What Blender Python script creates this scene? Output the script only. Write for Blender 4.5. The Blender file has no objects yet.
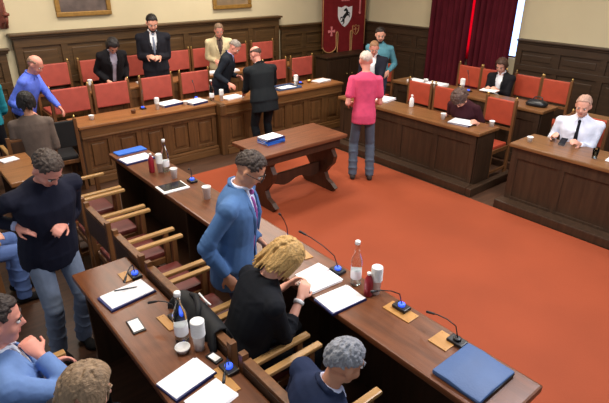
import bpy, bmesh, math, random
from mathutils import Vector as V, Matrix, Euler, noise
from mathutils.bvhtree import BVHTree
random.seed(7)
PI = math.pi
R = math.radians
sc = bpy.context.scene
col = sc.collection

# ------------------------------------------------------------------ materials
def new_mat(name):
    m = bpy.data.materials.new(name); m.use_nodes = True
    nt = m.node_tree
    b = nt.nodes['Principled BSDF']
    return m, nt, b

def srgb(c):
    return tuple((x / 12.92 if x <= 0.04045 else ((x + 0.055) / 1.055) ** 2.4) for x in [k / 255 for k in c]) + (1,)

def mat(name, c, rough=0.6, var=0.12, scale=6.0, metal=0.0, bump=0.0, bscale=40.0, spec=0.5, stretch=(1, 1, 1)):
    m, nt, b = new_mat(name)
    N = nt.nodes; L = nt.links
    tc = N.new('ShaderNodeTexCoord'); mp = N.new('ShaderNodeMapping'); mp.inputs['Scale'].default_value = stretch
    L.new(tc.outputs['Object'], mp.inputs['Vector'])
    nz = N.new('ShaderNodeTexNoise'); nz.inputs['Scale'].default_value = scale; nz.inputs['Detail'].default_value = 4
    L.new(mp.outputs[0], nz.inputs['Vector'])
    cr = N.new('ShaderNodeValToRGB')
    lc = srgb(c)
    cr.color_ramp.elements[0].position = .3; cr.color_ramp.elements[1].position = .7
    cr.color_ramp.elements[0].color = tuple(x * (1 - var) for x in lc[:3]) + (1,)
    cr.color_ramp.elements[1].color = tuple(min(1, x * (1 + var)) for x in lc[:3]) + (1,)
    L.new(nz.outputs['Fac'], cr.inputs[0]); L.new(cr.outputs[0], b.inputs['Base Color'])
    b.inputs['Roughness'].default_value = rough; b.inputs['Metallic'].default_value = metal
    b.inputs['Specular IOR Level'].default_value = spec
    if bump:
        n2 = N.new('ShaderNodeTexNoise'); n2.inputs['Scale'].default_value = bscale
        L.new(mp.outputs[0], n2.inputs['Vector'])
        bp = N.new('ShaderNodeBump'); bp.inputs['Strength'].default_value = bump; bp.inputs['Distance'].default_value = .01
        L.new(n2.outputs['Fac'], bp.inputs['Height']); L.new(bp.outputs[0], b.inputs['Normal'])
    return m

def wood(name, c, axis=0, rough=0.45, var=.28, spec=.45):
    st = [9, 9, 9]; st[axis] = .9
    return mat(name, c, rough, var, 3.0, 0, .08, 30, spec, tuple(st))

def emis(name, c, s):
    m, nt, b = new_mat(name)
    b.inputs['Base Color'].default_value = srgb(c)
    b.inputs['Emission Color'].default_value = srgb(c); b.inputs['Emission Strength'].default_value = s
    return m

M = {}
M['floor'] = wood('dark_floor_wood', (70, 44, 28), 0, .5)
M['carpet'] = mat('orange_red_carpet', (146, 66, 37), .75, .09, 1.2, bump=.15, bscale=120, spec=.25)
M['cream'] = mat('cream_plaster', (206, 192, 158), .85, .03, 2)
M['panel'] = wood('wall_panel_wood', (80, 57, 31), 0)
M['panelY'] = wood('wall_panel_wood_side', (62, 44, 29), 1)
M['panelZ'] = wood('wall_panel_wood_upright', (92, 62, 34), 2)
M['oak'] = wood('counter_oak', (108, 73, 40), 0)
M['oakZ'] = wood('counter_oak_upright', (98, 66, 36), 2)
M['oaktop'] = wood('counter_top_oak', (140, 92, 52), 0, .32)
M['desktop'] = wood('desk_top_walnut', (106, 62, 37), 1, .34)
M['deskbody'] = wood('desk_body_walnut', (66, 44, 28), 2, .5)
M['rdesktop'] = wood('side_desk_top', (122, 82, 48), 1, .32)
M['rdesk'] = wood('side_desk_body', (58, 40, 26), 2, .45)
M['tabletop'] = wood('table_top_wood', (112, 66, 42), 0, .32)
M['tablewood'] = wood('table_leg_wood', (64, 38, 24), 2, .45)
M['chairwood'] = wood('chair_frame_wood', (112, 72, 40), 2)
M['armwood'] = wood('armrest_wood', (176, 134, 82), 0, .35, .18)
M['red'] = mat('red_leather', (182, 82, 69), .5, .1, 9, bump=.1, bscale=60)
M['shaded_red'] = mat('shaded_red_leather', (104, 44, 38), .5, .1, 9)  # red armchair leather, darkened to paint in the shade between the armrests
M['redside'] = mat('orange_red_leather', (176, 70, 46), .5, .1, 9, bump=.1, bscale=60)
M['brass'] = mat('brass', (214, 178, 110), .3, .05, 5, .8)
M['curtain'] = mat('maroon_velvet', (84, 24, 34), .9, .15, 3, bump=.1, bscale=80, spec=.1)
M['banner'] = mat('banner_cloth', (122, 34, 36), .85, .12, 8, bump=.1, bscale=100, spec=.1)
M['gold'] = mat('gold_trim', (190, 140, 90), .5, .1, 10)
M['white'] = mat('white_cloth', (236, 232, 230), .8, .03, 10)
M['black'] = mat('black_cloth', (18, 18, 20), .75, .15, 10)
M['pink'] = mat('pink_emblem', (226, 130, 130), .8, .05, 10)
M['paper'] = mat('white_paper', (244, 242, 246), .7, .02, 8)
M['folder'] = mat('blue_folder', (44, 110, 214), .5, .06, 8)
M['darkfolder'] = mat('dark_blue_folder', (26, 36, 96), .5, .06, 8)
M['sleeve'] = mat('slate_blue_sleeve', (64, 92, 138), .55, .1, 6, bump=.15, bscale=90)
M['plate'] = wood('light_wood_plate', (186, 134, 72), 1, .4, .12)
M['blackplastic'] = mat('black_plastic', (20, 20, 24), .4, .1, 20)
M['bluelight'] = emis('blue_ring_light', (60, 100, 255), 1.2)
M['cupwhite'] = mat('white_plastic', (240, 238, 236), .4, .02, 9)
M['cupbrown'] = mat('brown_paper_cup', (120, 80, 52), .6, .05, 9)
M['redplastic'] = mat('red_carton', (150, 30, 44), .4, .06, 9)
M['screen'] = mat('dark_screen', (28, 30, 40), .15, .1, 5)
M['lamp'] = emis('lamp_diffuser', (255, 240, 215), 3.0)
M['pane'] = emis('daylight_pane', (150, 185, 255), 5.0)
M['gilt'] = mat('gilt_frame', (150, 112, 52), .4, .2, 20, .3)
M['canvas1'] = mat('dark_oil_canvas', (92, 78, 72), .5, .5, 5, bump=.1)
M['canvas2'] = mat('brown_oil_canvas', (128, 108, 84), .5, .35, 5, bump=.1)
M['terracotta'] = mat('carved_red_wood', (110, 52, 34), .5, .2, 10)
def glass(name, c=(225, 235, 235)):
    m, nt, b = new_mat(name)
    b.inputs['Base Color'].default_value = srgb(c); b.inputs['Roughness'].default_value = .03
    b.inputs['Transmission Weight'].default_value = 1; b.inputs['IOR'].default_value = 1.2
    return m
M['glass'] = glass('clear_glass')
M['water'] = glass('water', (215, 230, 240))
m_, nt_, b_ = new_mat('sheer_red_cloth')
b_.inputs['Base Color'].default_value = srgb((230, 40, 70)); b_.inputs['Roughness'].default_value = .9
tr_ = nt_.nodes.new('ShaderNodeBsdfTranslucent'); tr_.inputs['Color'].default_value = srgb((255, 40, 75))
mx_ = nt_.nodes.new('ShaderNodeMixShader'); mx_.inputs[0].default_value = .8
nt_.links.new(b_.outputs[0], mx_.inputs[1]); nt_.links.new(tr_.outputs[0], mx_.inputs[2])
nt_.links.new(mx_.outputs[0], nt_.nodes['Material Output'].inputs['Surface'])
M['sheer'] = m_
SK = {'light': mat('skin_light', (226, 164, 140), .5, .06, 14), 'pinkish': mat('skin_pinkish', (222, 150, 132), .5, .06, 14),
      'tan': mat('skin_tan', (196, 138, 108), .5, .06, 14)}
M['eyewhite'] = mat('eye_white', (235, 230, 225), .3, .02, 9)
M['eyedark'] = mat('eye_iris', (40, 28, 22), .2, .05, 9)
M['lip'] = mat('lip_skin', (180, 96, 90), .5, .05, 9)
_mc = {}
def cloth(c, rough=.85, var=.12, scale=12):
    k = ('cloth', c)
    if k not in _mc: _mc[k] = mat('cloth_%d' % len(_mc), c, rough, var, scale, bump=.25, bscale=25, spec=.2)
    return _mc[k]
def hairm(c, var=.3):
    k = ('hair', c)
    if k not in _mc: _mc[k] = mat('hair_%d' % len(_mc), c, .5, var, 20, bump=.5, bscale=60, spec=.35, stretch=(2, 6, 1))
    return _mc[k]

# ------------------------------------------------------------------ mesh helpers
def link(o, parent=None):
    col.objects.link(o)
    if parent is not None: o.parent = parent
    return o

def obj(name, bm, m, parent=None, smooth=False, label=None):
    me = bpy.data.meshes.new(name); 
    bmesh.ops.recalc_face_normals(bm, faces=bm.faces[:])
    bm.to_mesh(me); bm.free()
    for x in (m if isinstance(m, (list, tuple)) else [m]): me.materials.append(x)
    if smooth:
        for p in me.polygons: p.use_smooth = True
    o = bpy.data.objects.new(name, me); link(o, parent)
    if label: o['label'] = label
    return o

def tag(o, label, cat, group=None):
    o['label'] = label; o['category'] = cat
    if group: o['group'] = group
    return o

def thing(name, label, cat, loc=(0, 0, 0), rz=0, group=None):
    o = bpy.data.objects.new(name, None); col.objects.link(o)
    o.empty_display_size = .1
    o.location = loc; o.rotation_euler = (0, 0, rz)
    return tag(o, label, cat, group)

def struct(name, bm, m, smooth=False):
    o = obj(name, bm, m, None, smooth); o['kind'] = 'structure'; return o

def dup(root, loc, rz, label=None, group=None):
    r = root.copy(); col.objects.link(r); r.location = loc; r.rotation_euler = (0, 0, rz)
    if label: r['label'] = label
    if group: r['group'] = group
    for ch in list(root.children):
        c = ch.copy(); col.objects.link(c); c.parent = r
        for g in list(ch.children):
            d = g.copy(); col.objects.link(d); d.parent = c
    return r

def NB(): return bmesh.new()

def box(bm, x0, x1, y0, y1, z0, z1, bev=0.0, mtx=None, mi=0):
    r = bmesh.ops.create_cube(bm, size=1.0)
    vs = r['verts']
    for v in vs:
        v.co = V(((x0 + x1) / 2 + v.co.x * (x1 - x0), (y0 + y1) / 2 + v.co.y * (y1 - y0), (z0 + z1) / 2 + v.co.z * (z1 - z0)))
    fs = set(f for v in vs for f in v.link_faces)
    for f in fs: f.material_index = mi
    if bev > 0:
        es = list(set(e for v in vs for e in v.link_edges))
        r2 = bmesh.ops.bevel(bm, geom=es, offset=bev, segments=2, affect='EDGES', profile=.6)
        vs = list(set(v for f in r2['faces'] for v in f.verts) | set(v for v in vs if v.is_valid))
        for f in r2['faces']: f.material_index = mi
    if mtx is not None:
        bmesh.ops.transform(bm, matrix=mtx, verts=list(set(vs)))
    return vs

def frame_of(d):
    d = d.normalized(); a = V((0, 0, 1)) if abs(d.z) < .9 else V((1, 0, 0))
    u = d.cross(a).normalized(); w = u.cross(d).normalized()
    return u, w

def rings(bm, rs, caps=True, mi=0):
    """rs: list of lists of vectors with equal length"""
    vv = [[bm.verts.new(p) for p in r] for r in rs]
    n = len(vv[0])
    for a, b in zip(vv, vv[1:]):
        for i in range(n):
            f = bm.faces.new((a[i], a[(i + 1) % n], b[(i + 1) % n], b[i])); f.material_index = mi
    if caps:
        bm.faces.new(vv[0][::-1]).material_index = mi; bm.faces.new(vv[-1]).material_index = mi

def tube(bm, pts, r, n=8, mi=0, caps=True):
    pts = [V(p) for p in pts]
    rr = r if isinstance(r, (list, tuple)) else [r] * len(pts)
    rs = []; up = None
    for i, p in enumerate(pts):
        d = (pts[min(i + 1, len(pts) - 1)] - pts[max(i - 1, 0)])
        u, w = frame_of(d)
        if up is not None:
            u = (up - d.normalized() * up.dot(d.normalized()))
            u = u.normalized() if u.length > 1e-4 else frame_of(d)[0]
            w = d.normalized().cross(u)
        else: w = d.normalized().cross(u)
        up = u
        rs.append([p + (u * math.cos(2 * PI * k / n) + w * math.sin(2 * PI * k / n)) * rr[i] for k in range(n)])
    rings(bm, rs, caps, mi)

def lathe(bm, prof, n=16, c=(0, 0, 0), mi=0):
    c = V(c)
    rings(bm, [[c + V((r * math.cos(2 * PI * k / n), r * math.sin(2 * PI * k / n), z)) for k in range(n)] for r, z in prof], True, mi)

def caps(bm, a, b, ra, rb, n=12):
    """rounded tapered capsule"""
    a = V(a); b = V(b); d = b - a
    if d.length < 1e-5: d = V((0, 0, 1e-3)); b = a + d
    dn = d.normalized(); u, w = frame_of(d)
    rs = []
    for t in (-85, -50, -20): rs.append((a + dn * ra * math.sin(R(t)), ra * math.cos(R(t))))
    for t in (20, 50, 85): rs.append((b + dn * rb * math.sin(R(t)), rb * math.cos(R(t))))
    rings(bm, [[p + (u * math.cos(2 * PI * k / n) + w * math.sin(2 * PI * k / n)) * r for k in range(n)] for p, r in rs])

def ell(bm, c, rad, mtx=None, sub=2):
    r = bmesh.ops.create_icosphere(bm, subdivisions=sub, radius=1.0)
    for v in r['verts']:
        p = V((v.co.x * rad[0], v.co.y * rad[1], v.co.z * rad[2])) + V(c)
        v.co = mtx @ p if mtx is not None else p
    return r['verts']

def prism(bm, outline, z0, z1, mtx=None, mi=0):
    b = [V((x, y, z0)) for x, y in outline]; t = [V((x, y, z1)) for x, y in outline]
    if mtx is not None: b = [mtx @ p for p in b]; t = [mtx @ p for p in t]
    rings(bm, [b, t], True, mi)

def remesh(bm, voxel, smooth=3, decim=None):
    bmesh.ops.recalc_face_normals(bm, faces=bm.faces[:])
    me = bpy.data.meshes.new('tmp'); bm.to_mesh(me); bm.free()
    o = bpy.data.objects.new('tmp', me); col.objects.link(o)
    md = o.modifiers.new('r', 'REMESH'); md.mode = 'VOXEL'; md.voxel_size = voxel; md.use_smooth_shade = True
    if smooth:
        s = o.modifiers.new('s', 'SMOOTH'); s.factor = .5; s.iterations = smooth
    dg = bpy.context.evaluated_depsgraph_get(); dg.update()
    m2 = bpy.data.meshes.new_from_object(o.evaluated_get(dg))
    bpy.data.objects.remove(o); bpy.data.meshes.remove(me)
    out = bmesh.new(); out.from_mesh(m2); bpy.data.meshes.remove(m2)
    return out

# ------------------------------------------------------------------ setting
WX, WY = 9.24, 8.9        # inner faces of right and back wall
ZT = 3.9
def simple(name, dims, m, bev=0):
    bm = NB(); box(bm, *dims, bev); return struct(name, bm, m)
simple('floor', (-1.6, WX + .2, -1.2, WY + .2, -.12, 0), M['floor'])
simple('ceiling', (-1.6, WX + .2, .6, WY + .2, ZT, ZT + .1), M['cream'])
simple('wall_back', (-1.6, WX + .2, WY, WY + .2, 0, ZT), M['cream'])
# right wall with a window opening behind the curtain (Y 4.85..6.75)
bm = NB()
box(bm, WX, WX + .2, -1.2, 4.95, 0, ZT); box(bm, WX, WX + .2, 6.7, WY, 0, ZT)
box(bm, WX, WX + .2, 4.95, 6.7, 0, 1.12); box(bm, WX, WX + .2, 4.95, 6.7, 3.3, ZT)
struct('wall_right', bm, M['cream'])
bm = NB()
for y0, y1 in ((4.952, 4.965), (6.62, 6.698), (5.6, 5.66)): box(bm, WX + .05, WX + .1, y0, y1, 1.122, 3.298)
for z0, z1 in ((1.122, 1.15), (3.22, 3.298)): box(bm, WX + .05, WX + .1, 4.952, 6.698, z0, z1)
win = struct('window_1', bm, M['panelZ'])
bm = NB(); box(bm, WX + .07, WX + .08, 4.96, 6.63, 1.14, 3.23)
obj('pane', bm, M['pane'], win)

def wainscot(name, x0, x1, zt, proj, npan):
    """panelled wainscot on the back wall"""
    bm = NB(); y = WY
    box(bm, x0, x1, y - proj, y - .001, 0, zt - .04)
    w = (x1 - x0) / npan
    for i in range(npan + 1):
        xc = min(max(x0 + i * w, x0 + .05), x1 - .05)
        box(bm, xc - .05, xc + .05, y - proj - .025, y - proj + .01, .15, zt - .12, .006)
    for z0, z1 in ((.02, .18), (.95, 1.05), (zt - .2, zt - .07)):
        box(bm, x0, x1, y - proj - .027, y - proj + .01, z0, z1, .006)
    for i in range(npan):
        for z0, z1 in ((.25, .88), (1.12, zt - .26)):
            if z1 - z0 > .15: box(bm, x0 + i * w + .11, x0 + (i + 1) * w - .11, y - proj - .012, y - proj + .01, z0, z1, .01)
    box(bm, x0 - .03, x1 + .03, y - proj - .05, y - .002, zt - .075, zt - .035, .012)
    box(bm, x0 - .05, x1 + .05, y - proj - .09, y - .003, zt - .035, zt, .012)
    return struct(name, bm, M['panel'])
wainscot('trim_1', 1.72, 6.66, 1.74, .1, 7)
wainscot('trim_2', 6.77, WX - .06, 1.54, .05, 4)
wainscot('trim_3', -1.6, 1.6, 1.54, .05, 4)
# wainscot on the right wall, both sides of the window
def wainscot_y(name, y0, y1, zt, npan):
    bm = NB(); x = WX; pj = .05
    box(bm, x - pj, x - .001, y0, y1, 0, zt - .04)
    w = (y1 - y0) / npan
    for i in range(npan + 1):
        yc = min(max(y0 + i * w, y0 + .05), y1 - .05)
        box(bm, x - pj - .025, x - pj + .01, yc - .05, yc + .05, .15, zt - .12, .006)
    for z0, z1 in ((.02, .18), (.95, 1.05), (zt - .2, zt - .07)):
        box(bm, x - pj - .027, x - pj + .01, y0, y1, z0, z1, .006)
    for i in range(npan):
        for z0, z1 in ((.25, .88), (1.12, zt - .26)):
            box(bm, x - pj - .012, x - pj + .01, y0 + i * w + .11, y0 + (i + 1) * w - .11, z0, z1, .01)
    box(bm, x - pj - .05, x - .002, y0, y1, zt - .075, zt - .035, .012)
    box(bm, x - pj - .09, x - .003, y0, y1, zt - .035, zt, .012)
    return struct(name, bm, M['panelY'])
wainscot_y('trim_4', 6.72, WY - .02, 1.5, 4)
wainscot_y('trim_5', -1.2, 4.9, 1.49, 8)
# raised platforms under the second rows
bm = NB(); box(bm, 1.72, 7.2, 7.69, WY - .14, 0, .18, .01); struct('floor.001', bm, M['floor'])
bm = NB(); box(bm, 6.72, WX - .1, .4, 6.6, 0, .1, .01); struct('floor.002', bm, M['floor'])
# the open carpeted floor
bm = NB(); box(bm, 2.15, 5.39, -1.1, 6.08, 0.001, .012)
tag(obj('carpet', bm, M['carpet']), 'orange-red carpet over the open floor between the desks', 'carpet')

# curtain (two long maroon drapes in front of the window)
def drape(y0, y1, x, z0, z1, amp, waves, seed, top=1.0):
    bm = NB(); n = 90; rows = 14
    def P(i, j, off):
        t = i / n; s = j / rows
        y = y0 + (y1 - y0) * t
        a = amp * (1 + .35 * math.sin(7 * t + seed)) * (.75 + .25 * s)
        ph = waves * 2 * PI * t + .5 * math.sin(3 * s + seed)
        return V((x + off + a * math.sin(ph), y + .3 * a * math.cos(ph), z1 + (z0 - z1) * s))
    grid = {}
    for o_ in (0, 1):
        for i in range(n + 1):
            for j in range(rows + 1): grid[o_, i, j] = bm.verts.new(P(i, j, .012 * o_))
    for i in range(n):
        for j in range(rows):
            bm.faces.new([grid[0, i, j], grid[0, i + 1, j], grid[0, i + 1, j + 1], grid[0, i, j + 1]])
            bm.faces.new([grid[1, i, j + 1], grid[1, i + 1, j + 1], grid[1, i + 1, j], grid[1, i, j]])
    for i in range(n):
        for j in (0, rows): bm.faces.new([grid[0, i, j], grid[1, i, j], grid[1, i + 1, j], grid[0, i + 1, j]])
    for j in range(rows):
        for i in (0, n): bm.faces.new([grid[0, i, j], grid[0, i, j + 1], grid[1, i, j + 1], grid[1, i, j]])
    return bm
tag(obj('curtain', drape(5.885, 6.82, 9.06, .05, 3.55, .035, 7, 1), M['curtain'], None, True), 'maroon floor-length curtain beside the banner, left drape of the window', 'curtain')
tag(obj('curtain', drape(4.97, 5.81, 9.06, .05, 3.55, .035, 7, 2), M['curtain'], None, True), 'maroon floor-length curtain right of the bright red slit, with daylight at its right edge', 'curtain')
tag(obj('sheer_curtain', drape(5.7, 6.0, 9.15, 1.0, 3.5, .008, 2, 3), M['sheer'], None, True), 'glowing red sheer strip between the two maroon curtains', 'curtain')
bm = NB(); tube(bm, [(9.06, 4.6, 3.58), (9.06, 6.95, 3.58)], .02, 10)
ell(bm, (9.06, 4.58, 3.58), (.035, .035, .035)); ell(bm, (9.06, 6.97, 3.58), (.035, .035, .035))
for y in (4.66, 6.89): box(bm, 9.06, WX - .001, y - .012, y + .012, 3.57, 3.59)
tag(obj('curtain_rod', bm, M['brass'], None, True), 'brass rod carrying the maroon curtains above the window', 'curtain rod')

# paintings
def painting(x0, x1, z0, z1, cm, label):
    t = thing('framed_painting', label, 'painting', ((x0 + x1) / 2, WY, z0)); w = (x1 - x0) / 2; h = z1 - z0
    bm = NB(); fw = .07
    for a in ((-w, w, 0, fw), (-w, w, h - fw, h)): box(bm, a[0], a[1], -.06, -.002, a[2], a[3], .012)
    for a in ((-w, -w + fw), (w - fw, w)): box(bm, a[0], a[1], -.058, -.003, fw, h - fw, .012)
    obj('frame', bm, M['gilt'], t)
    bm = NB(); box(bm, -w + fw - .01, w - fw + .01, -.03, -.004, fw - .01, h - fw + .01); obj('canvas', bm, cm, t)
painting(2.42, 3.28, 1.93, 3.1, M['canvas1'], 'dark portrait painting in a gilt frame above the dark-haired person')
painting(5.2, 6.05, 1.915, 2.9, M['canvas2'], 'brown landscape painting in a gilt frame above the beige jacket man')
# carved bracket at the left edge
t = thing('wall_sconce', 'dark red carved wall sconce at the upper left edge of the room', 'sconce', (1.67, WY, 1.93))
bm = NB(); box(bm, -.06, .06, -.03, -.002, -.12, .3, .015); obj('back_plate', bm, M['terracotta'], t)
bm = NB(); tube(bm, [(0, -.03, -.05), (0, -.12, -.09), (.02, -.18, -.02), (.02, -.18, .06)], [.02, .025, .02, .03]); obj('arm', bm, M['terracotta'], t, True)
bm = NB(); lathe(bm, [(.02, .06), (.05, .07), (.055, .1), (.03, .11), (.016, .12), (.016, .24), (.003, .25)], 12, (.02, -.18, 0)); obj('candle_holder', bm, M['terracotta'], t, True)

# heraldic banner hanging in front of the corner
t = thing('heraldic_banner', 'tall maroon banner with a black horse on a white shield', 'banner', (8.4, 8.66, -.1), 0)
BW = .66
def bottom(x):   # three rounded lappets
    u = (x + BW) / (2 * BW) * 3; k = u - math.floor(u); return k
bm = NB()
def lap_outline():
    pts = [(-BW, 3.3), (-BW, 1.1)]
    xs = [-BW, -BW / 3, BW / 3, BW]
    for i in range(3):
        a, b = xs[i], xs[i + 1]; c = (a + b) / 2; w = (b - a) / 2 * .92
        zb = (1.02, .9, .84)[i]
        for k in range(0, 13):
            th = PI + PI * k / 12
            pts.append((c + w * math.cos(th), zb + .12 + .14 * math.sin(th)))
        if i < 2:
            for k in range(1, 8):
                th = PI - PI * k / 8
                pts.append((b + (w * .16) * math.cos(th), 1.36 + .07 * math.sin(th)))
    pts += [(BW, 3.3)]
    return pts
OUT = lap_outline()
prism(bm, [(x, z) for x, z in OUT], -.008, .008, Matrix(((1, 0, 0, 0), (0, 0, 1, 0), (0, 1, 0, 0), (0, 0, 0, 1))))
obj('cloth', bm, M['banner'], t)
bm = NB()
tube(bm, [(x, -.012, z) for x, z in OUT[1:-1]], .011, 6)
for s in (-1, 1): tube(bm, [(s * (BW - .012), -.012, 1.1), (s * (BW - .012), -.012, 3.3)], .01, 6)
obj('gold_braid', bm, M['gold'], t, True)
MX = Matrix(((1, 0, 0, 0), (0, 0, 1, 0), (0, 1, 0, 0), (0, 0, 0, 1)))
def shield_outline(w, h, cx, zt):
    p = [(cx - w, zt), (cx - w * .5, zt - .02), (cx, zt + .015), (cx + w * .5, zt - .02), (cx + w, zt)]
    for k in range(1, 8):
        s = k / 8; p.append((cx + w * math.cos(s * PI / 2) ** .75, zt - h * (.35 + .65 * s) if s > 0 else zt))
    p.append((cx, zt - h))
    for k in range(7, 0, -1):
        s = k / 8; p.append((cx - w * math.cos(s * PI / 2) ** .75, zt - h * (.35 + .65 * s)))
    return p
bm = NB(); prism(bm, shield_outline(.215, .43, .0, 1.95), -.018, -.009, MX); sh = obj('shield', bm, M['white'], t)
bm = NB()
hx = lambda pts, r: tube(bm, [(x, -.024, z) for x, z in pts], r, 8)
# rearing horse: body, neck, head, legs, tail
hx([(-.06, 1.7), (.0, 1.76), (.06, 1.81)], [.045, .05, .045])
hx([(.05, 1.8), (.07, 1.87), (.03, 1.92)], [.045, .038, .03])
hx([(.05, 1.915), (.0, 1.905), (-.045, 1.885)], [.034, .03, .018])
hx([(.02, 1.93), (.04, 1.955)], [.014, .004])
hx([(.07, 1.8), (.14, 1.84), (.17, 1.79)], [.025, .018, .012]); hx([(.08, 1.78), (.15, 1.77), (.16, 1.71)], [.025, .017, .012])
hx([(-.06, 1.69), (-.1, 1.62), (-.155, 1.62)], [.035, .02, .012]); hx([(-.05, 1.68), (-.04, 1.58), (-.09, 1.54)], [.035, .02, .012])
hx([(-.09, 1.72), (-.16, 1.72), (-.17, 1.66)], [.02, .018, .006])
for v in bm.verts: v.co.y = -.021 + (v.co.y + .024) * .06; v.co.x *= .84; v.co.z = 1.75 + (v.co.z - 1.75) * .84
obj('horse', bm, M['black'], sh, True)
bm = NB(); x, z = -.39, 1.45
for a in (0, 1):
    pts = [(-.016, -.016), (-.03, -.1), (.03, -.1), (.016, -.016)]
    for q in range(2):
        an = a * PI / 2 + q * PI; c_, s_ = math.cos(an), math.sin(an)
        prism(bm, [(x + px * c_ - pz * s_, z + px * s_ + pz * c_) for px, pz in pts], -.016, -.009, MX)
prism(bm, [(x - .017, z - .017), (x + .017, z - .017), (x + .017, z + .017), (x - .017, z + .017)], -.0155, -.0095, MX)
obj('cross', bm, M['pink'], t)
bm = NB(); o_ = shield_outline(.1, .2, .36, 1.53); tube(bm, [(a, -.013, b) for a, b in o_ + o_[:1]], .008, 5)
tube(bm, [(.36, -.013, 1.5), (.36, -.013, 1.36)], .008, 5); tube(bm, [(.29, -.013, 1.45), (.43, -.013, 1.45)], .008, 5)
obj('small_shield', bm, M['gold'], t, True)
bm = NB()
for k in range(5): box(bm, -.11 + k * .05, -.11 + k * .05 + .034, -.014, -.009, 2.06, 2.085)
obj('lettering', bm, M['pink'], t)
bm = NB(); tube(bm, [(.46, -.02, 1.82), (.455, -.02, 3.2)], [.022, .016], 8); ell(bm, (.46, -.02, 1.8), (.03, .02, .035)); obj('tassel_cord', bm, M['pink'], t, True)
bm = NB(); tube(bm, [(-.75, .02, 3.32), (.75, .02, 3.32)], .02, 8); tube(bm, [(0, .02, 3.32), (0, .23, 3.32)], .014, 8); obj('pole', bm, M['brass'], t, True)

# ------------------------------------------------------------------ desks and counters
def counter(x0, x1, y0, y1, zt, pan, label, endcap):
    t = thing('council_counter', label, 'counter', (x0, y0, 0)); L = x1 - x0; D = y1 - y0
    bm = NB(); box(bm, 0, L, .03, D - .05, .1, zt - .04); obj('body', bm, M['oak'], t)
    bm = NB(); box(bm, -.02, L + .02, -.03, D, zt - .04, zt, .012); obj('top', bm, M['oaktop'], t)
    bm = NB(); box(bm, 0, L, -.005, .05, zt - .16, zt - .045, .006); box(bm, 0, L, -.025, .05, zt - .175, zt - .15, .008); obj('frieze', bm, M['oak'], t)
    bm = NB(); box(bm, -.01, L + .01, -.045, .05, 0, .1, .01); box(bm, -.01, L + .01, -.025, .05, .1, .14, .01); obj('plinth', bm, M['oak'], t)
    w = L / pan
    for i in range(pan):
        a, b = i * w + .04, (i + 1) * w - .04
        bm = NB()
        for q in ((a, b, .15, .2), (a, b, zt - .22, zt - .18)): box(bm, q[0], q[1], .0, .045, q[2], q[3], .006)
        box(bm, a - .04, a + .03, .002, .045, .14, zt - .176, .004); box(bm, b - .03, b + .04, .002, .045, .14, zt - .176, .004)
        box(bm, a + .07, b - .07, .012, .045, .24, zt - .26, .012)
        obj('panel', bm, M['oakZ'], t)
    if endcap:
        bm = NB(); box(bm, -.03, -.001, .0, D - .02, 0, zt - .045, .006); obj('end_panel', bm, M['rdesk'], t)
    return t
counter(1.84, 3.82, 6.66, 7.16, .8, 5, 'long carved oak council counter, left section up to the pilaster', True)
ct = counter(3.93, 6.35, 6.55, 7.08, .8, 6, 'oak council counter section right of the pilaster, behind the table', False)
bm = NB(); box(bm, -.1, -.002, -.02, .5, 0, .8, .01); box(bm, -.105, .0, -.04, .45, .62, .78, .01); obj('pilaster', bm, M['oakZ'], ct)

def slab_desk(name, label, x0, x1, y0, y1, zt, top, body, front, plinth, z0=0.0, npan=4, cat='desk', endstep=False):
    """front: +1 panel on the X1 side, -1 panel on the X0 side"""
    t = thing(name, label, cat, (x0, y0, z0)); W = x1 - x0; L = y1 - y0; h = zt - z0
    bm = NB(); box(bm, -.02, W + .02, -.02, L + .02, h - .045, h, .012); obj('top', bm, top, t)
    fx = W - .05 if front > 0 else .02
    bm = NB(); box(bm, fx, fx + .035, .02, L - .02, .0, h - .045)
    s = fx + .035 if front > 0 else fx
    w = (L - .04) / npan
    for i in range(npan + 1):
        yc = min(max(.02 + i * w, .06), L - .06)
        box(bm, s - .012, s + .012, yc - .04, yc + .04, .1, h - .05, .004)
    for a, b in ((.02, .14), (h - .17, h - .05)): box(bm, s - .013, s + .013, .02, L - .02, a, b, .004)
    obj('front_panel', bm, body, t)
    for y in (.0, L - .04):
        bm = NB(); box(bm, .03, W - .03, y + .005, y + .035, 0, h - .046, .004); obj('end_panel', bm, body, t)
    n = max(1, int(L / 1.3))
    for i in range(1, n):
        bm = NB(); box(bm, .06, W - .07, i * L / n - .015, i * L / n + .015, 0, h - .05); obj('divider', bm, body, t)
    if plinth:
        bm = NB(); a, b = ((W - .02, W + plinth) if front > 0 else (-plinth, .03))
        box(bm, a, b, -.02, L + .02, 0, .11, .012)
        if endstep: box(bm, a, W + .4, -.1, -.021, 0, .11, .012)
        obj('plinth', bm, body, t)
    return t
slab_desk('council_desk', 'long dark walnut desk with the blue sleeve on its near end', 1.77, 2.13, .72, 5.42, .8, M['desktop'], M['deskbody'], 1, 0, 0, 8)
slab_desk('council_desk', 'walnut desk with the phone and bottle, left of the long front desk', .68, 1.02, .5, 3.2, .8, M['desktop'], M['deskbody'], 1, 0, 0, 5)
slab_desk('council_desk', 'light wood desk beside the person seen from behind at the left edge', .74, 1.04, 5.2, 6.05, .8, M['oaktop'], M['deskbody'], 1, 0, 0, 2)
slab_desk('council_desk', 'dark council desk behind the pink shirt, papers and white bottle on top', 5.58, 6.02, 3.29, 5.8, .8, M['rdesktop'], M['rdesk'], -1, .15, 0, 4, 'desk', True)
slab_desk('council_desk', 'dark council desk in front of the man in white shirt', 5.56, 6.1, .4, 2.83, .8, M['rdesktop'], M['rdesk'], -1, .15, 0, 4)
slab_desk('council_desk', 'rear council desk in front of the woman with the white lapels', 6.76, 7.16, 3.1, 5.72, .92, M['rdesktop'], M['rdesk'], -1, 0, .1, 4)
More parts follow.
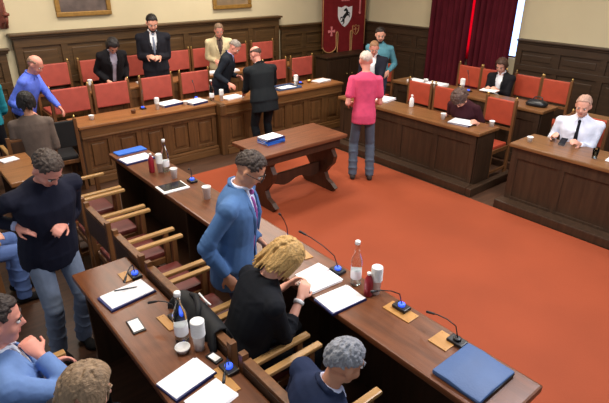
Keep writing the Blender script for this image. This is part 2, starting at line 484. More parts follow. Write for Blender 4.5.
slab_desk('council_desk', 'rear council desk behind the man in white shirt', 6.76, 7.16, .5, 2.8, .92, M['rdesktop'], M['rdesk'], -1, 0, .1, 4)
# second row desk along the back wall
t = thing('council_desk', 'second-row oak desk between the two rows of red chairs at the back', 'desk', (2.3, 7.72, .18)); L = 4.3
bm = NB(); box(bm, -.02, L, -.02, .31, .75, .79, .01); obj('top', bm, M['oaktop'], t)
bm = NB(); box(bm, 0, L - .02, 0, .035, 0, .75)
for i in range(9): box(bm, i * (L - .09) / 8 + .0, i * (L - .09) / 8 + .07, -.014, .02, .0, .745, .004)
box(bm, 0, L - .02, -.015, .02, 0, .12, .004); box(bm, 0, L - .02, -.015, .02, .62, .745, .004)
obj('front_panel', bm, M['oakZ'], t)
for x in (.0, L - .06):
    bm = NB(); box(bm, x + .005, x + .04, .03, .29, 0, .75); obj('end_panel', bm, M['oakZ'], t)
# low dark cabinet below the banner
t = thing('low_cabinet', 'low dark wood cabinet below the banner', 'cabinet', (7.5, 8.2, 0))
bm = NB(); box(bm, 0, 1.3, 0, .38, .06, .86, .008); obj('body', bm, M['rdesk'], t)
bm = NB(); box(bm, -.03, 1.33, -.03, .4, .86, .9, .01); obj('top', bm, M['rdesk'], t)
bm = NB(); box(bm, .02, 1.28, .02, .36, 0, .06); obj('plinth', bm, M['rdesk'], t)
for k in range(2):
    bm = NB(); box(bm, .03 + k * .63, .62 + k * .63, -.02, .002, .1, .82, .008); d = obj('door', bm, M['rdesk'], t)
    bm = NB(); ell(bm, (.56 + k * .16, -.032, .5), (.014, .014, .014)); obj('knob', bm, M['brass'], d, True)

# table in the middle
t = thing('wooden_table', 'dark trestle table with scroll legs standing on the orange-red carpet', 'table', (3.08, 4.37, .012), R(.4))
bm = NB(); box(bm, 0, 1.3, 0, .66, .705, .75, .012); obj('tabletop', bm, M['tabletop'], t)
bm = NB(); box(bm, .08, 1.22, .05, .075, .6, .705, .004); box(bm, .08, 1.22, .585, .61, .6, .705, .004); box(bm, .08, .1, .075, .585, .6, .705); box(bm, 1.2, 1.22, .075, .585, .6, .705); obj('apron', bm, M['tablewood'], t)
prof = [(.06, 0), (.0, .05), (.07, .1), (.16, .14), (.2, .22), (.14, .3), (.06, .38), (.03, .48), (.08, .56), (.06, .6)]
out = [(y, z) for y, z in prof] + [(.66 - y, z) for y, z in prof[::-1]]
MYZ = Matrix(((0, 0, 1, 0), (1, 0, 0, 0), (0, 1, 0, 0), (0, 0, 0, 1)))
for x in (.14, 1.1):
    bm = NB(); prism(bm, out, x, x + .06, MYZ); obj('leg', bm, M['tablewood'], t)
wv = [(x, .2 + .03 * math.sin((x - .2) / .9 * 4 * PI)) for x in [.2 + .9 * k / 24 for k in range(25)]]
bm = NB(); prism(bm, [(.2, .34), ] + wv + [(1.1, .34)], .31, .34, MX); obj('stretcher', bm, M['tablewood'], t)

# ------------------------------------------------------------------ chairs
def armchair(name, label, group, leather, padz=(.76, 1.1), post=1.11, arms=False, w=.26):
    """faces local +x; origin on the floor below the seat centre"""
    t = thing(name, label, 'chair', (0, 0, 0), 0, group)
    bm = NB(); box(bm, -.2, .22, -w + .02, w - .02, .41, .47, .02); obj('seat', bm, leather, t)
    bm = NB(); box(bm, -.215, .225, -w, -w + .025, .37, .425, .004); box(bm, -.215, .225, w - .025, w, .37, .425, .004); box(bm, -.215, -.19, -w, w, .372, .42, .004); box(bm, .2, .225, -w, w, .372, .42, .004); obj('seat_frame', bm, M['chairwood'], t)
    bm = NB(); box(bm, -.245, -.2, -w + .015, w - .015, padz[0], padz[1], .014); obj('backrest', bm, leather, t)
    for s in (-1, 1):
        bm = NB(); box(bm, -.25, -.21, s * w - .02, s * w + .02, 0, post, .004); p = obj('back_post', bm, M['chairwood'], t)
        bm = NB(); lathe(bm, [(.004, post - .002), (.01, post), (.008, post + .01), (.015, post + .022), (.012, post + .035), (.003, post + .042)], 10, (-.23, s * w, 0)); 
        if not arms: obj('finial', bm, M['brass'], p, True)
        bm = NB(); box(bm, .2, .24, s * w - .02, s * w + .02, 0, .66 if arms else .42, .004); obj('front_leg', bm, M['chairwood'], t)
        bm = NB(); box(bm, -.21, .2, s * w - .012, s * w + .012, .1, .13); obj('side_rail', bm, M['chairwood'], t)
        if arms:
            bm = NB(); box(bm, -.21, .3, s * w - .023, s * w + .023, .655, .682, .008); obj('armrest', bm, M['armwood'], t)
    bm = NB(); box(bm, -.24, -.22, -w + .02, w - .02, .62, .66, .004); obj('cross_rail', bm, M['chairwood'], t)
    if arms:
        bm = NB(); box(bm, -.25, -.2, -w + .02, w - .02, padz[1], padz[1] + .028, .006); obj('top_rail', bm, M['chairwood'], t)
        bm = NB(); box(bm, -.252, -.244, -w + .02, w - .02, padz[0] - .02, padz[1], .003); obj('back_panel', bm, M['deskbody'], t)
    bm = NB(); box(bm, .205, .225, -w + .02, w - .02, .2, .24, .004); obj('stretcher', bm, M['chairwood'], t)
    return t
def place(proto, used, loc, rz, label, group):
    if not used:
        used.append(1); proto.location = loc; proto.rotation_euler = (0, 0, rz); proto['label'] = label; return proto
    return dup(proto, loc, rz, label, group)
g1 = 'red chairs behind the oak counter'; g2 = 'red chairs along the back wall'
c1 = armchair('leather_chair', 'x', g1, M['red']); u = []
for x, lb in ((2.06, 'red leather chair behind the counter, next to the man in light blue shirt'),
              (2.65, 'red leather chair behind the counter, in front of the dark-haired person'),
              (3.36, 'red leather chair behind the counter, in front of the dark suit man'),
              (4.03, 'red leather chair behind the counter, in front of the beige jacket man'),
              (5.67, 'red leather chair behind the counter, right beside the man in black suit'),
              (6.31, 'red leather chair behind the counter, nearest to the maroon banner')):
    place(c1, u, (x, 7.4, 0), -PI / 2, lb, g1)
for x, lb in ((2.14, 'red leather chair by the back wall, behind the bald man in light blue'),
              (2.82, 'red leather chair by the back wall, just left of the dark-haired person'),
              (3.42, 'red leather chair by the back wall, between the dark-haired person and dark suit man'),
              (4.25, 'red leather chair by the back wall, just right of the dark suit man'),
              (4.83, 'red leather chair by the back wall, just left of the beige jacket man'),
              (5.5, 'red leather chair by the back wall, behind the grey-haired man'),
              (6.15, 'rightmost red leather chair by the back wall, under the end of the tall panelling')):
    dup(c1, (x, 8.45, .18), -PI / 2, lb, g2)
g3 = 'orange-red chairs behind the right desks'; g4 = 'orange-red chairs along the curtain and right wall'
c2 = armchair('leather_chair', 'x', g3, M['redside'], (.7, 1.03), 1.05, False, .215); u = []
for y, lb in ((4.97, 'orange-red chair behind the right desk, nearest to the pink shirt'),
              (4.47, 'orange-red chair behind the right desk, left of the curly head'),
              (3.58, 'orange-red chair behind the right desk, right of the curly head'),
              (2.4, 'orange-red chair of the man in white shirt')):
    place(c2, u, (6.3, y, 0), PI, lb, g3)
dup(c2, (7.15, 6.45, 0), R(200), 'orange-red chair behind the man in teal shirt, at the end of the desk', g3)
for y, lb in ((4.97, 'orange-red chair below the curtain, next to the tall white cups'),
              (4.52, 'orange-red chair below the curtain, just left of the woman with white lapels'),
              (3.92, 'orange-red chair by the right wall, just right of the woman with white lapels'),
              (3.47, 'orange-red chair by the right wall, last in its row before the gap'),
              (2.05, 'orange-red chair by the right wall, behind the man in white shirt')):
    dup(c2, (7.63, y, .1), PI, lb, g4)
g5 = 'wooden armchairs between the two left desks'
c3 = armchair('wooden_armchair', 'x', g5, M['shaded_red'], (.64, .84), .9, True, .235); u = []
for y, lb in ((5.0, 'wooden armchair at the far end of the front desk row'),
              (4.44, 'wooden armchair second from the far end, beside the navy sweater man'),
              (3.86, 'wooden armchair with wide pale armrests next to the navy sweater man'),
              (3.24, 'wooden armchair by the far end of the left desk, pale armrest beside the blue-suited man'),
              (2.66, 'wooden armchair behind the blue-suited man'),
              (2.1, 'wooden armchair of the blonde woman, black coat on its back'),
              (1.52, 'wooden armchair of the grey-haired man in the foreground')):
    place(c3, u, (1.3, y, 0), 0, lb, g5)
g6 = 'wooden armchairs along the left edge'
for y, lb in ((2.4, 'wooden armchair of the man with hand at his chin'), (1.8, 'wooden armchair of the person at the bottom edge'), (4.5, 'wooden armchair at the left edge beside the blue jeans')):
    dup(c3, (.12, y, 0), 0, lb, g6)
dup(c3, (1.2, 6.6, 0), R(90), 'wooden armchair of the person seen from behind near the counter end', g6)
c4 = armchair('leather_chair', 'black leather chair beside the left end of the oak counter', None, M['black'], (.6, .93), .95, False, .155)
c4.location = (1.635, 6.8, 0); c4.rotation_euler = (0, 0, R(84))
# ------------------------------------------------------------------ people
def ik(a, t, l1, l2, hint):
    d = t - a; L = d.length
    if L > (l1 + l2) * .995: t = a + d.normalized() * (l1 + l2) * .995; d = t - a; L = d.length
    x = (l1 * l1 - l2 * l2 + L * L) / (2 * L); h = math.sqrt(max(0, l1 * l1 - x * x))
    dn = d.normalized(); hv = hint - dn * hint.dot(dn)
    hv = hv.normalized() if hv.length > 1e-4 else frame_of(dn)[0]
    return a + dn * x + hv * h, t

def ering(c, ax, ay, rx, ry, n=16, pw=1.0):
    return [c + ax * (rx * math.copysign(abs(math.cos(2 * PI * k / n)) ** pw, math.cos(2 * PI * k / n))) + ay * (ry * math.copysign(abs(math.sin(2 * PI * k / n)) ** pw, math.sin(2 * PI * k / n))) for k in range(n)]

def hand(bm, w, d, pn, side, curl, k=1.0, rad=.0092):
    """w wrist, d direction, pn palm normal, side: unit vector towards the thumb"""
    rings(bm, [ering(w + d * (t * k), side, pn, a * k, b * k, 12) for t, a, b in ((-.02, .024, .02), (.01, .028, .019), (.05, .04, .017), (.088, .041, .0145), (.1, .03, .01))])
    for o_, ln in ((.030, .07), (.010, .08), (-.010, .075), (-.029, .06)):
        p = w + d * (.088 * k) + side * (o_ * k); q = d
        ang = R(curl)
        spread = side * (o_ * 1.2)
        for i, f in enumerate((.45, .31, .24)):
            q = (q * math.cos(ang) + pn * math.sin(ang))
            # rotate frame: keep in plane d/pn
            pnn = (pn * math.cos(ang * (i + 1)) - d * math.sin(ang * (i + 1)))
            e = p + (d * math.cos(ang * (i + 1)) + pn * math.sin(ang * (i + 1)) + spread).normalized() * (ln * f * k)
            caps(bm, p, e, rad * (1 - .08 * i), rad * (.92 - .08 * i), 8); p = e
    p = w + d * (.025 * k) + side * (.026 * k)
    e = p + (d * .6 + side * .65 + pn * .35).normalized() * (.045 * k); caps(bm, p, e, rad * 1.35, rad * 1.1, 8)
    e2 = e + (d * .85 + side * .2 + pn * .4).normalized() * (.034 * k); caps(bm, e, e2, rad * 1.1, rad * .9, 8)

def person(label, x, y, yaw, sit=False, h=1.75, lean=0, roll=0, head=(10, 0), skin='light', hair='short', hairc=(60, 44, 34),
           top='shirt', topc=(200, 200, 210), shirtc=(235, 235, 240), tie=None, legsc=(50, 54, 66), shoec=(24, 22, 22),
           rh=None, lh=None, curl=(25, 25), elbows=(None, None), seat=.47, z=0, sleeves='long', cuffs=None, glasses=False, watch=None,
           near=True, width=1.0, feet=None, group=None, openfront=0, beard=None, palm=(None, None), fem=False, hairlen=.0, bald_face=False):
    s = h / 1.75
    root = thing('person', label, 'person', (x, y, z), R(yaw), group)
    inv = (Matrix.Translation((x, y, z)) @ Matrix.Rotation(R(yaw), 4, 'Z')).inverted()
    W2L = lambda p: inv @ V(p)
    VX = .0075 if near else .0105
    hz = (seat + .1) if sit else .93 * s
    P = V((0, 0, hz))
    T = Matrix.Rotation(R(roll), 3, 'X') @ Matrix.Rotation(R(lean), 3, 'Y')
    tx, ty, tz = T @ V((1, 0, 0)), T @ V((0, 1, 0)), T @ V((0, 0, 1))
    tp = lambda fx, fy, fz: P + tx * (fx * s) + ty * (fy * s) + tz * (fz * s)
    sw = (.175 if fem else .195) * width
    # torso ring profile: height, half width, half depth, forward offset
    prof = [(-.1, .10, .09, 0), (-.03, .165 * width, .12 * width, 0), (.06, .165 * width, .12 * width, 0), (.16, .15 * width, .112 * width, .005), (.28, .165 * width, .118 * width, .005), (.38, .18 * width, .115 * width, 0), (.45, .175 * width, .095, -.01), (.5, .12, .07, -.012), (.545, .06, .058, -.008)]
    def torso(bm, grow, z0=-.2, z1=.6, flare=0):
        rs = []
        for a, b, c, d in prof:
            if a < z0 or a > z1: continue
            f = flare * max(0, .1 - a) * 2 - (grow * .6 if a > .52 and grow > 0 else 0)
            rs.append(ering(tp(d, 0, a), ty, tx, (b + grow + f) * s, (c + grow + f) * s, 20, .9))
        rings(bm, rs)
    neck = tp(-.005, 0, .53)
    hb = Matrix.Rotation(R(yaw * 0), 3, 'Z')
    HM = T @ Matrix.Rotation(R(head[1]), 3, 'Z') @ Matrix.Rotation(R(head[0]), 3, 'Y')
    hc = neck + tz * (.06 * s) + (HM @ V((.02, 0, .085))) * s
    H4 = Matrix.Translation(hc) @ HM.to_4x4() @ Matrix.Scale(s, 4)
    hp = lambda a, b, c: H4 @ V((a, b, c))
    # joints
    J = {}
    for nm, sg, tgt, eh in (('r', -1, rh, elbows[0]), ('l', 1, lh, elbows[1])):
        sh = tp(-.01, sg * sw, .44)
        if tgt is None: t = tp(.06, sg * (sw + .06), -.12)
        else: t = W2L(tgt[1:]) if tgt[0] == 'w' else V(tgt)
        hint = V(eh) if eh else V((-.5, sg * .22, -.75))
        # target is the grip point, wrist lies .08 before it
        el, _ = ik(sh, t, .30 * s, .33 * s, hint)
        fd = (t - el).normalized(); wr = el + fd * (.255 * s)
        J[nm] = (sh, el, wr, fd)
    L_ = {}
    for i, (nm, sg) in enumerate((('r', -1), ('l', 1))):
        hip = P + V((0, sg * .09 * s * width, -.02))
        if feet and feet[i]: an = V(feet[i])
        else: an = V((.40 * s, sg * .12, .09)) if sit else V((0, sg * .1, .09))
        kn, an = ik(hip, an, .43 * s, .42 * s, V((1, sg * .12, .3)))
        L_[nm] = (hip, kn, an)
    # ---- body, one continuous mesh
    bm = NB()
    torso(bm, -.012)
    caps(bm, tp(-.01, 0, .47), hc + HM @ V((-.015, 0, -.03)) * s, .056 * s, .052 * s)
    for nm, sg in (('r', -1), ('l', 1)):
        sh, el, wr, fd = J[nm]
        caps(bm, sh, el, .044 * s, .036 * s); caps(bm, el, el.lerp(wr, .3), .036 * s, .038 * s); caps(bm, el.lerp(wr, .3), wr, .038 * s, .025 * s)
        caps(bm, tp(-.01, sg * .08, .43), sh, .036 * s, .04 * s)
        pi = palm[0] if nm == 'r' else palm[1]
        pn = V(pi) if pi else V((-.1, -sg * .6, -.6))
        pn = pn - fd * pn.dot(fd); pn = pn.normalized() if pn.length > .05 else frame_of(fd)[0]
        sd = fd.cross(pn).normalized() * sg
        hand(bm, wr, fd, pn, -sd if False else sd, curl[0] if nm == 'r' else curl[1], s, .0095 if near else .0115)
        hip, kn, an = L_[nm]
        caps(bm, hip, kn, .07 * s, .052 * s); caps(bm, kn, an, .05 * s, .036 * s)
        caps(bm, an + V((-.03, 0, -.05)), an + V((.12, 0, -.062)), .034, .024)
    # head shapes
    ell(bm, (-.012, 0, .035), (.098, .078, .092), H4, 3)
    ell(bm, (.022, 0, -.02), (.07, .064, .09), H4, 3)
    ell(bm, (.052, 0, -.088), (.034, .036, .03), H4)
    ell(bm, (.0, 0, -.06), (.06, .06, .045), H4)
    ell(bm, (.074, 0, .026), (.018, .05, .012), H4)
    rings(bm, [[hp(*q) for q in r] for r in ([(.08, -.009, .02), (.08, .009, .02), (.09, .004, .022), (.09, -.004, .022)], [(.08, -.018, -.026), (.08, .018, -.026), (.116, .009, -.024), (.116, -.009, -.024)], [(.075, -.014, -.036), (.075, .014, -.036), (.098, .008, -.036), (.098, -.008, -.036)])])
    for sg in (-1, 1):
        ell(bm, (.052, sg * .04, -.03), (.03, .025, .03), H4)
        E4 = H4 @ Matrix.Translation((-.006, sg * .079, -.004)) @ Matrix.Rotation(sg * R(-22), 4, 'Z')
        ell(bm, (0, 0, 0), (.02, .011, .033), E4)
    ell(bm, (.078, 0, -.056), (.013, .024, .0105), H4)
    bm = remesh(bm, VX, 2)
    body = obj('body', bm, SK[skin], root, True)
    bm = NB(); 
    for a, b in ((-.052, .0045), (-.0605, .0052)): ell(bm, (.0835, 0, a), (.0085, .021, b), H4)
    obj('lips', bm, M['lip'], root, True)
    for sg in (-1, 1):
        bm = NB(); ell(bm, (.0765, sg * .031, .007), (.0125, .015, .0085), H4)
        e = obj('eye', bm, M['eyewhite'], root, True)
        bm = NB(); ell(bm, (.0866, sg * .031, .007), (.0035, .0065, .0068), H4); obj('iris', bm, M['eyedark'], e, True)
        if hair != 'none':
            bm = NB(); tube(bm, [hp(.09, sg * .012, .026), hp(.0905, sg * .033, .031), hp(.076, sg * .052, .025)], [.004, .005, .003], 6)
            obj('eyebrow', bm, hairm(hairc), root, True)
    if glasses:
        bm = NB()
        for sg in (-1, 1):
            c_ = [hp(.104, sg * .033 + .026 * math.cos(2 * PI * k / 16), .004 + .018 * math.sin(2 * PI * k / 16)) for k in range(17)]
            tube(bm, c_, .0028, 6)
            tube(bm, [hp(.104, sg * .058, .008), hp(.05, sg * .084, .01), hp(-.01, sg * .088, .004)], .0026, 6)
        tube(bm, [hp(.104, -.008, .008), hp(.112, 0, .01), hp(.104, .008, .008)], .0026, 6)
        obj('glasses', bm, M['blackplastic'], root, True)
    # ---- hair made of locks over the scalp
    rnd = random.Random(label)
    if hair not in ('none',):
        bm = NB()
        cen = V((-.012, 0, .035))
        base = []
        def on_scalp(th, ph, g=1.0):   # th: angle from the crown, ph: 0 = forehead
            return V((-.012 + .098 * g * math.sin(th) * math.cos(ph), .078 * g * math.sin(th) * math.sin(ph), .035 + .092 * g * math.cos(th)))
        nL = {'short': 260, 'ring': 150, 'crop': 260, 'bob': 420, 'curly': 420}[hair]
        def limit(ph):   # lower edge of hair as an angle from the crown
            a = abs(((ph + PI) % (2 * PI)) - PI)
            if a < .75: return R(52)
            if a < 1.25: return R(52 + (a - .75) / .5 * 40)
            if a < 1.75: return R(84)
            return R(84 + (a - 1.75) / 1.4 * 44)
        for k in range(nL):
            ph = rnd.uniform(-PI, PI); lm = limit(ph)
            th = math.acos(1 - rnd.random() * (1 - math.cos(lm)))
            if hair == 'ring':
                if abs(ph) < 1.0 or th < R(60): continue
            p0 = on_scalp(th, ph)
            if hair in ('short', 'ring', 'crop'):
                r_ = .0062 if hair == 'short' else .005
                dphi = rnd.uniform(-.25, .25); t2 = min(th + rnd.uniform(.15, .38), lm + .06)
                p1 = on_scalp((th + t2) / 2, ph + dphi / 2, 1.05 if hair == 'short' else 1.025); p2 = on_scalp(t2, ph + dphi, 1.035 if hair == 'short' else 1.015)
                tube(bm, [H4 @ p0, H4 @ p1, H4 @ p2], [r_ * s, r_ * 1.25 * s, r_ * .5 * s], 6)
            elif hair == 'bob':
                a = abs(ph)
                t2 = min(th + rnd.uniform(.25, .5), lm + .1)
                p1 = on_scalp((th + t2) / 2, ph, 1.14); p2 = on_scalp(t2, ph + rnd.uniform(-.15, .15), 1.16)
                pts = [H4 @ p0, H4 @ p1, H4 @ p2]
                if th > lm - .5 and a > 1.0:
                    q = p2 + V((rnd.uniform(-.01, .01), math.copysign(.012, p2.y), -rnd.uniform(.03, .07) - hairlen)); pts.append(H4 @ q)
                tube(bm, pts, [.007 * s] + [.009 * s] * (len(pts) - 2) + [.004 * s], 6)
            else:
                c_ = on_scalp(th, ph, 1.14 + rnd.uniform(0, .12)); rr = rnd.uniform(.014, .022)
                pts = []; ax = rnd.uniform(0, 6.28)
                for q in range(7):
                    an = ax + q * .9
                    pts.append(H4 @ (c_ + V((.014 * math.cos(an), .014 * math.sin(an), -.008 * q + .012))))
                tube(bm, pts, .008 * s, 6)
        # under-layer so no scalp shows
        if hair != 'ring':
            g = {'short': 1.02, 'crop': 1.01, 'bob': 1.08, 'curly': 1.12}[hair]
            rs = []
            for i in range(13):
                f = i / 12
                rs.append([H4 @ on_scalp(max(.02, limit(2 * PI * k / 28) * f), 2 * PI * k / 28, g) for k in range(28)])
            rs += [[H4 @ on_scalp(max(.02, limit(2 * PI * k / 28) * (1 - i / 12)), 2 * PI * k / 28, .93) for k in range(28)] for i in range(13)]
            rings(bm, rs)
        else:
            for sg in (-1, 1):
                rs = []
                for q in range(12):
                    ph = sg * (1.15 + (PI - 1.15) * q / 11); lm = limit(ph)
                    rs.append([H4 @ on_scalp(R(64), ph, 1.02), H4 @ on_scalp((R(64) + lm) / 2, ph, 1.03), H4 @ on_scalp(lm, ph, 1.01), H4 @ on_scalp(lm, ph, .93), H4 @ on_scalp(R(64), ph, .93)])
                rings(bm, rs)
        bm = remesh(bm, .004 if near else .007, 1)
        obj('hair', bm, hairm(hairc), root, True)
    if beard:
        bm = NB()
        ell(bm, (.056, 0, -.094), (.036, .04, .03), H4); ell(bm, (.087, 0, -.041), (.01, .03, .006), H4)
        for sg in (-1, 1): caps(bm, hp(.045, sg * .04, -.085), hp(.008, sg * .066, -.03), .017 * s, .011 * s)
        bm = remesh(bm, .006, 1); obj('beard', bm, hairm(beard), root, True)
    # ---- clothes
    tm = cloth(topc)
    jacket = top in ('jacket', 'coat')
    g = {'tshirt': .012, 'shirt': .012, 'sweater': .02, 'jacket': .024, 'coat': .024}[top]
    hem = {'tshirt': -.1, 'shirt': -.03, 'sweater': -.1, 'jacket': -.1, 'coat': -.1}[top]
    if sit and hem < -.03: hem = -.03
    bm = NB(); torso(bm, g, hem - .001, .56, .08 if jacket else .03)
    if not sit and top != 'shirt':   # hem below the hips
        ex = -.2 if jacket else -.12
        rings(bm, [ering(tp(0, 0, .0), ty, tx, (.165 * width + g + .01) * s, (.12 * width + g + .012) * s, 20), ering(tp(.005, 0, ex), ty, tx, (.168 * width + g + .004) * s, (.12 * width + g + .008) * s, 20)])
    rnd2 = random.Random(label + 'c')
    for nm, sg in (('r', -1), ('l', 1)):
        sh, el, wr, fd = J[nm]
        gg = g * .55 + .004
        caps(bm, tp(-.01, sg * .07, .46), sh, .05 * s + g * .7, .05 * s + g)
        if sleeves == 'short':
            caps(bm, sh, sh.lerp(el, .62), .052 * s + g, .05 * s + g)
        else:
            caps(bm, sh, el, .05 * s + gg, .038 * s + gg); 
            caps(bm, el, el.lerp(wr, .3), .038 * s + gg, .037 * s + gg)
            e = el.lerp(wr, .55 if sleeves == 'rolled' else .97)
            tube(bm, [el.lerp(wr, .25), e], [.038 * s + gg, .03 * s + g * .5], 14)
            for q in range(5):   # creases around the elbow
                c_ = (sh.lerp(el, .75 + q * .07) if q < 3 else el.lerp(wr, (q - 2) * .16))
                d_ = (el - sh).normalized() if q < 3 else fd
                u_, w_ = frame_of(d_); tl = rnd2.uniform(-.5, .5)
                rr = .038 * s + gg
                tube(bm, [c_ + (u_ * math.cos(a) + w_ * math.sin(a)) * rr + d_ * (tl * .05 * math.sin(a)) for a in [2 * PI * k / 14 for k in range(15)]], .006, 6, caps=True)
    if hem <= -.02 or sit:
        for q in range(7):  # folds over the trunk
            zf = rnd2.uniform(.02, .4); a0 = rnd2.uniform(-PI, PI); ln = rnd2.uniform(.5, 1.1)
            pr = min(prof, key=lambda t: abs(t[0] - zf))
            pts = [tp(pr[3], 0, zf + .07 * k / 5) + ty * ((pr[1] + g - .003) * s * math.sin(a0 + ln * k / 5)) + tx * ((pr[2] + g - .003) * s * math.cos(a0 + ln * k / 5)) for k in range(6)]
            tube(bm, pts, [.002, .006, .008, .008, .006, .002], 6)
    bm = remesh(bm, .0085 if near else .012, 3)
    TI = T.inverted()
    def local(v): q = TI @ (v - P); return q / s
    if jacket:
        kill = []
        for f in bm.faces:
            q = local(f.calc_center_median())
            if q.x > .03 and q.z > -.25:
                w_ = openfront
                vz = .2
                if q.z > vz: w_ = max(w_, min((q.z - vz) * .24, .055))
                if abs(q.y) < w_ and q.z < .56: kill.append(f)
        bmesh.ops.delete(bm, geom=kill, context='FACES')
        # give the opened cloth a real thickness
        ret = bmesh.ops.solidify(bm, geom=bm.faces[:], thickness=.006)
    nm_ = {'tshirt': 't_shirt', 'shirt': 'shirt', 'sweater': 'sweater', 'jacket': 'jacket', 'coat': 'jacket'}[top]
    topo = obj(nm_, bm, tm, root, True)
    colm = cloth(shirtc)
    if jacket:
        # lapels and collar
        bm = NB()
        for sg in (-1, 1):
            pts = [tp(-.06, sg * .035, .545), tp(.03, sg * .072, .52), tp(.09, sg * .085, .44), tp(.135, sg * .06, .34), tp(.15, sg * (.02 + openfront), .21)]
            tube(bm, pts, [.014, .016, .02, .02, .006], 8)
        tube(bm, [tp(.0, .07, .53), tp(-.06, .05, .555), tp(-.075, 0, .56), tp(-.06, -.05, .555), tp(.0, -.07, .53)], .015, 8)
        bm = remesh(bm, .008, 2); obj('lapels', bm, tm, root, True)
        bm = NB(); torso(bm, .010, -.11, .53)
        for sg in (-1, 1): caps(bm, tp(-.01, sg * .08, .43), tp(-.01, sg * sw * .9, .425), .04 * s, .036 * s)
        
        bm = remesh(bm, .009, 3); so = obj('shirt', bm, colm, root, True)
    else: so = topo
    if jacket or top == 'shirt':
        bm = NB()
        for a, b in (((0, 1), (0, 1)),):
            pts = [tp(.062, 0, .49)] + [tp(-.008 + .057 * math.cos(q), .058 * math.sin(q), .535 + .02 * (1 - math.cos(q)) / 2) for q in [R(15 + 330 * k / 18) for k in range(19)]]
            tube(bm, pts[1:], .0125, 8)
            for sg in (-1, 1): tube(bm, [tp(.05, sg * .02, .535), tp(.085, sg * .05, .49)], [.013, .005], 8)
        bm = remesh(bm, .006, 1); obj('collar', bm, colm if jacket else tm, root, True)
    if tie:
        tree = BVHTree.FromPolygons([v.co for v in so.data.vertices], [p.vertices for p in so.data.polygons])
        bm = NB(); rs = []
        for k in range(12):
            zz = .5 - .5 * k / 11 if not sit else .5 - .42 * k / 11
            wd = .016 if k < 1 else .012 + .022 * k / 11
            hit = tree.ray_cast(tp(.5, 0, zz), -tx)
            c_ = (hit[0] if hit[0] is not None else tp(.12, 0, zz)) + tx * .005
            rs.append([c_ + ty * wd - tx * .004, c_ + ty * wd + tx * .002, c_ + tx * .006, c_ - ty * wd + tx * .002, c_ - ty * wd - tx * .004])
        rings(bm, rs); ell(bm, tp(.082, 0, .505), (.016, .02, .018)); obj('tie', bm, cloth(tie), root, True)
    if cuffs:
        for nm in 'rl':
            sh, el, wr, fd = J[nm]; bm = NB(); tube(bm, [el.lerp(wr, .94), wr + fd * .012], [.036 * s, .034 * s], 14)
            obj('cuff', bm, cloth(cuffs), root, True)
    if watch:
        sh, el, wr, fd = J[watch]; bm = NB(); u_, w_ = frame_of(fd)
        c_ = el.lerp(wr, .9)
        tube(bm, [c_ - fd * .012, c_ - fd * .01, c_ + fd * .01, c_ + fd * .012], [.03, .033, .033, .03], 14); obj('wristwatch', bm, M['cupwhite'], root, True)
    # trousers
    bm = NB()
    rings(bm, [ering(tp(0, 0, .1), ty, tx, (.16 * width + .004) * s, (.116 * width + .004) * s, 20), ering(tp(0, 0, .03), ty, tx, (.168 * width + .008) * s, (.124 * width + .008) * s, 20), ering(P + V((0, 0, -.05)), V((0, 1, 0)), V((1, 0, 0)), .17 * s * width, .125 * s * width, 20), ering(P + V((0, 0, -.1)), V((0, 1, 0)), V((1, 0, 0)), .12 * s, .09 * s, 20)])
    for nm, sg in (('r', -1), ('l', 1)):
        hip, kn, an = L_[nm]
        caps(bm, hip, kn, .092 * s * width, .068 * s); caps(bm, kn, kn.lerp(an, .25), .068 * s, .066 * s)
        tube(bm, [kn.lerp(an, .1), kn.lerp(an, .5), an + V((0, 0, -.03))], [.068 * s, .062 * s, .06 * s], 14)
        for q in range(4):
            c_ = kn.lerp(an, .12 + q * .24) if q else hip.lerp(kn, .9); u_, w_ = frame_of((an - kn)); tl = rnd2.uniform(-.04, .04)
            tube(bm, [c_ + (u_ * math.cos(a) + w_ * math.sin(a)) * (.066 * s) + V((0, 0, tl * math.sin(a))) for a in [2 * PI * k / 14 for k in range(15)]], .006, 6)
    bm = remesh(bm, .0095 if near else .013, 3); obj('trousers', bm, cloth(legsc), root, True)
    for nm in 'rl':
        hip, kn, an = L_[nm]; bm = NB()
        caps(bm, an + V((-.035, 0, -.045)), an + V((.11, 0, -.052)), .042, .034); ell(bm, an + V((.1, 0, -.06)), (.07, .044, .03))
        for v in bm.verts: v.co.z = max(v.co.z, an.z - .09)
        bm = remesh(bm, .01, 2); obj('shoe', bm, cloth(shoec), root, True)
    return root

exec_list = []
def P_(*a, **k): exec_list.append((a, k))
N_ = False
P_('bald man in light blue shirt leaning on the left end of the oak counter', 1.43, 7.56, -40, h=1.7, lean=22, head=(12, 0), hair='ring', hairc=(150, 120, 100), skin='pinkish', top='shirt', topc=(96, 120, 226), legsc=(40, 42, 60), lh=('w', 1.84, 7.08, .84), rh=('w', 1.42, 7.1, .95), near=N_)
P_('person with black hair and grey-brown top seen from behind, seated near the counter end', 1.25, 6.42, 78, sit=True, hair='bob', hairc=(26, 22, 22), skin='tan', top='sweater', topc=(106, 92, 84), legsc=(36, 36, 40), head=(8, 0), lh=(.3, .12, .74), rh=(.3, -.12, .74), fem=True, near=N_)
P_('person in teal top at the far left edge of the room', .93, 7.22, 80, sit=False, h=1.68, hair='short', hairc=(40, 30, 26), top='shirt', topc=(36, 132, 150), legsc=(30, 30, 36), lh=(.3, .12, .9), rh=(.3, -.14, .9), near=N_)
P_('dark-haired person in black jacket over a printed top, leaning on the rear oak desk', 2.87, 8.14, -95, z=.18, h=1.64, lean=25, head=(32, 0), hair='bob', hairc=(30, 24, 24), top='jacket', topc=(24, 22, 26), shirtc=(176, 170, 190), openfront=.03, legsc=(30, 28, 32), lh=('w', 3.0, 7.9, 1.02), rh=('w', 2.76, 7.9, 1.02), fem=True, near=N_)
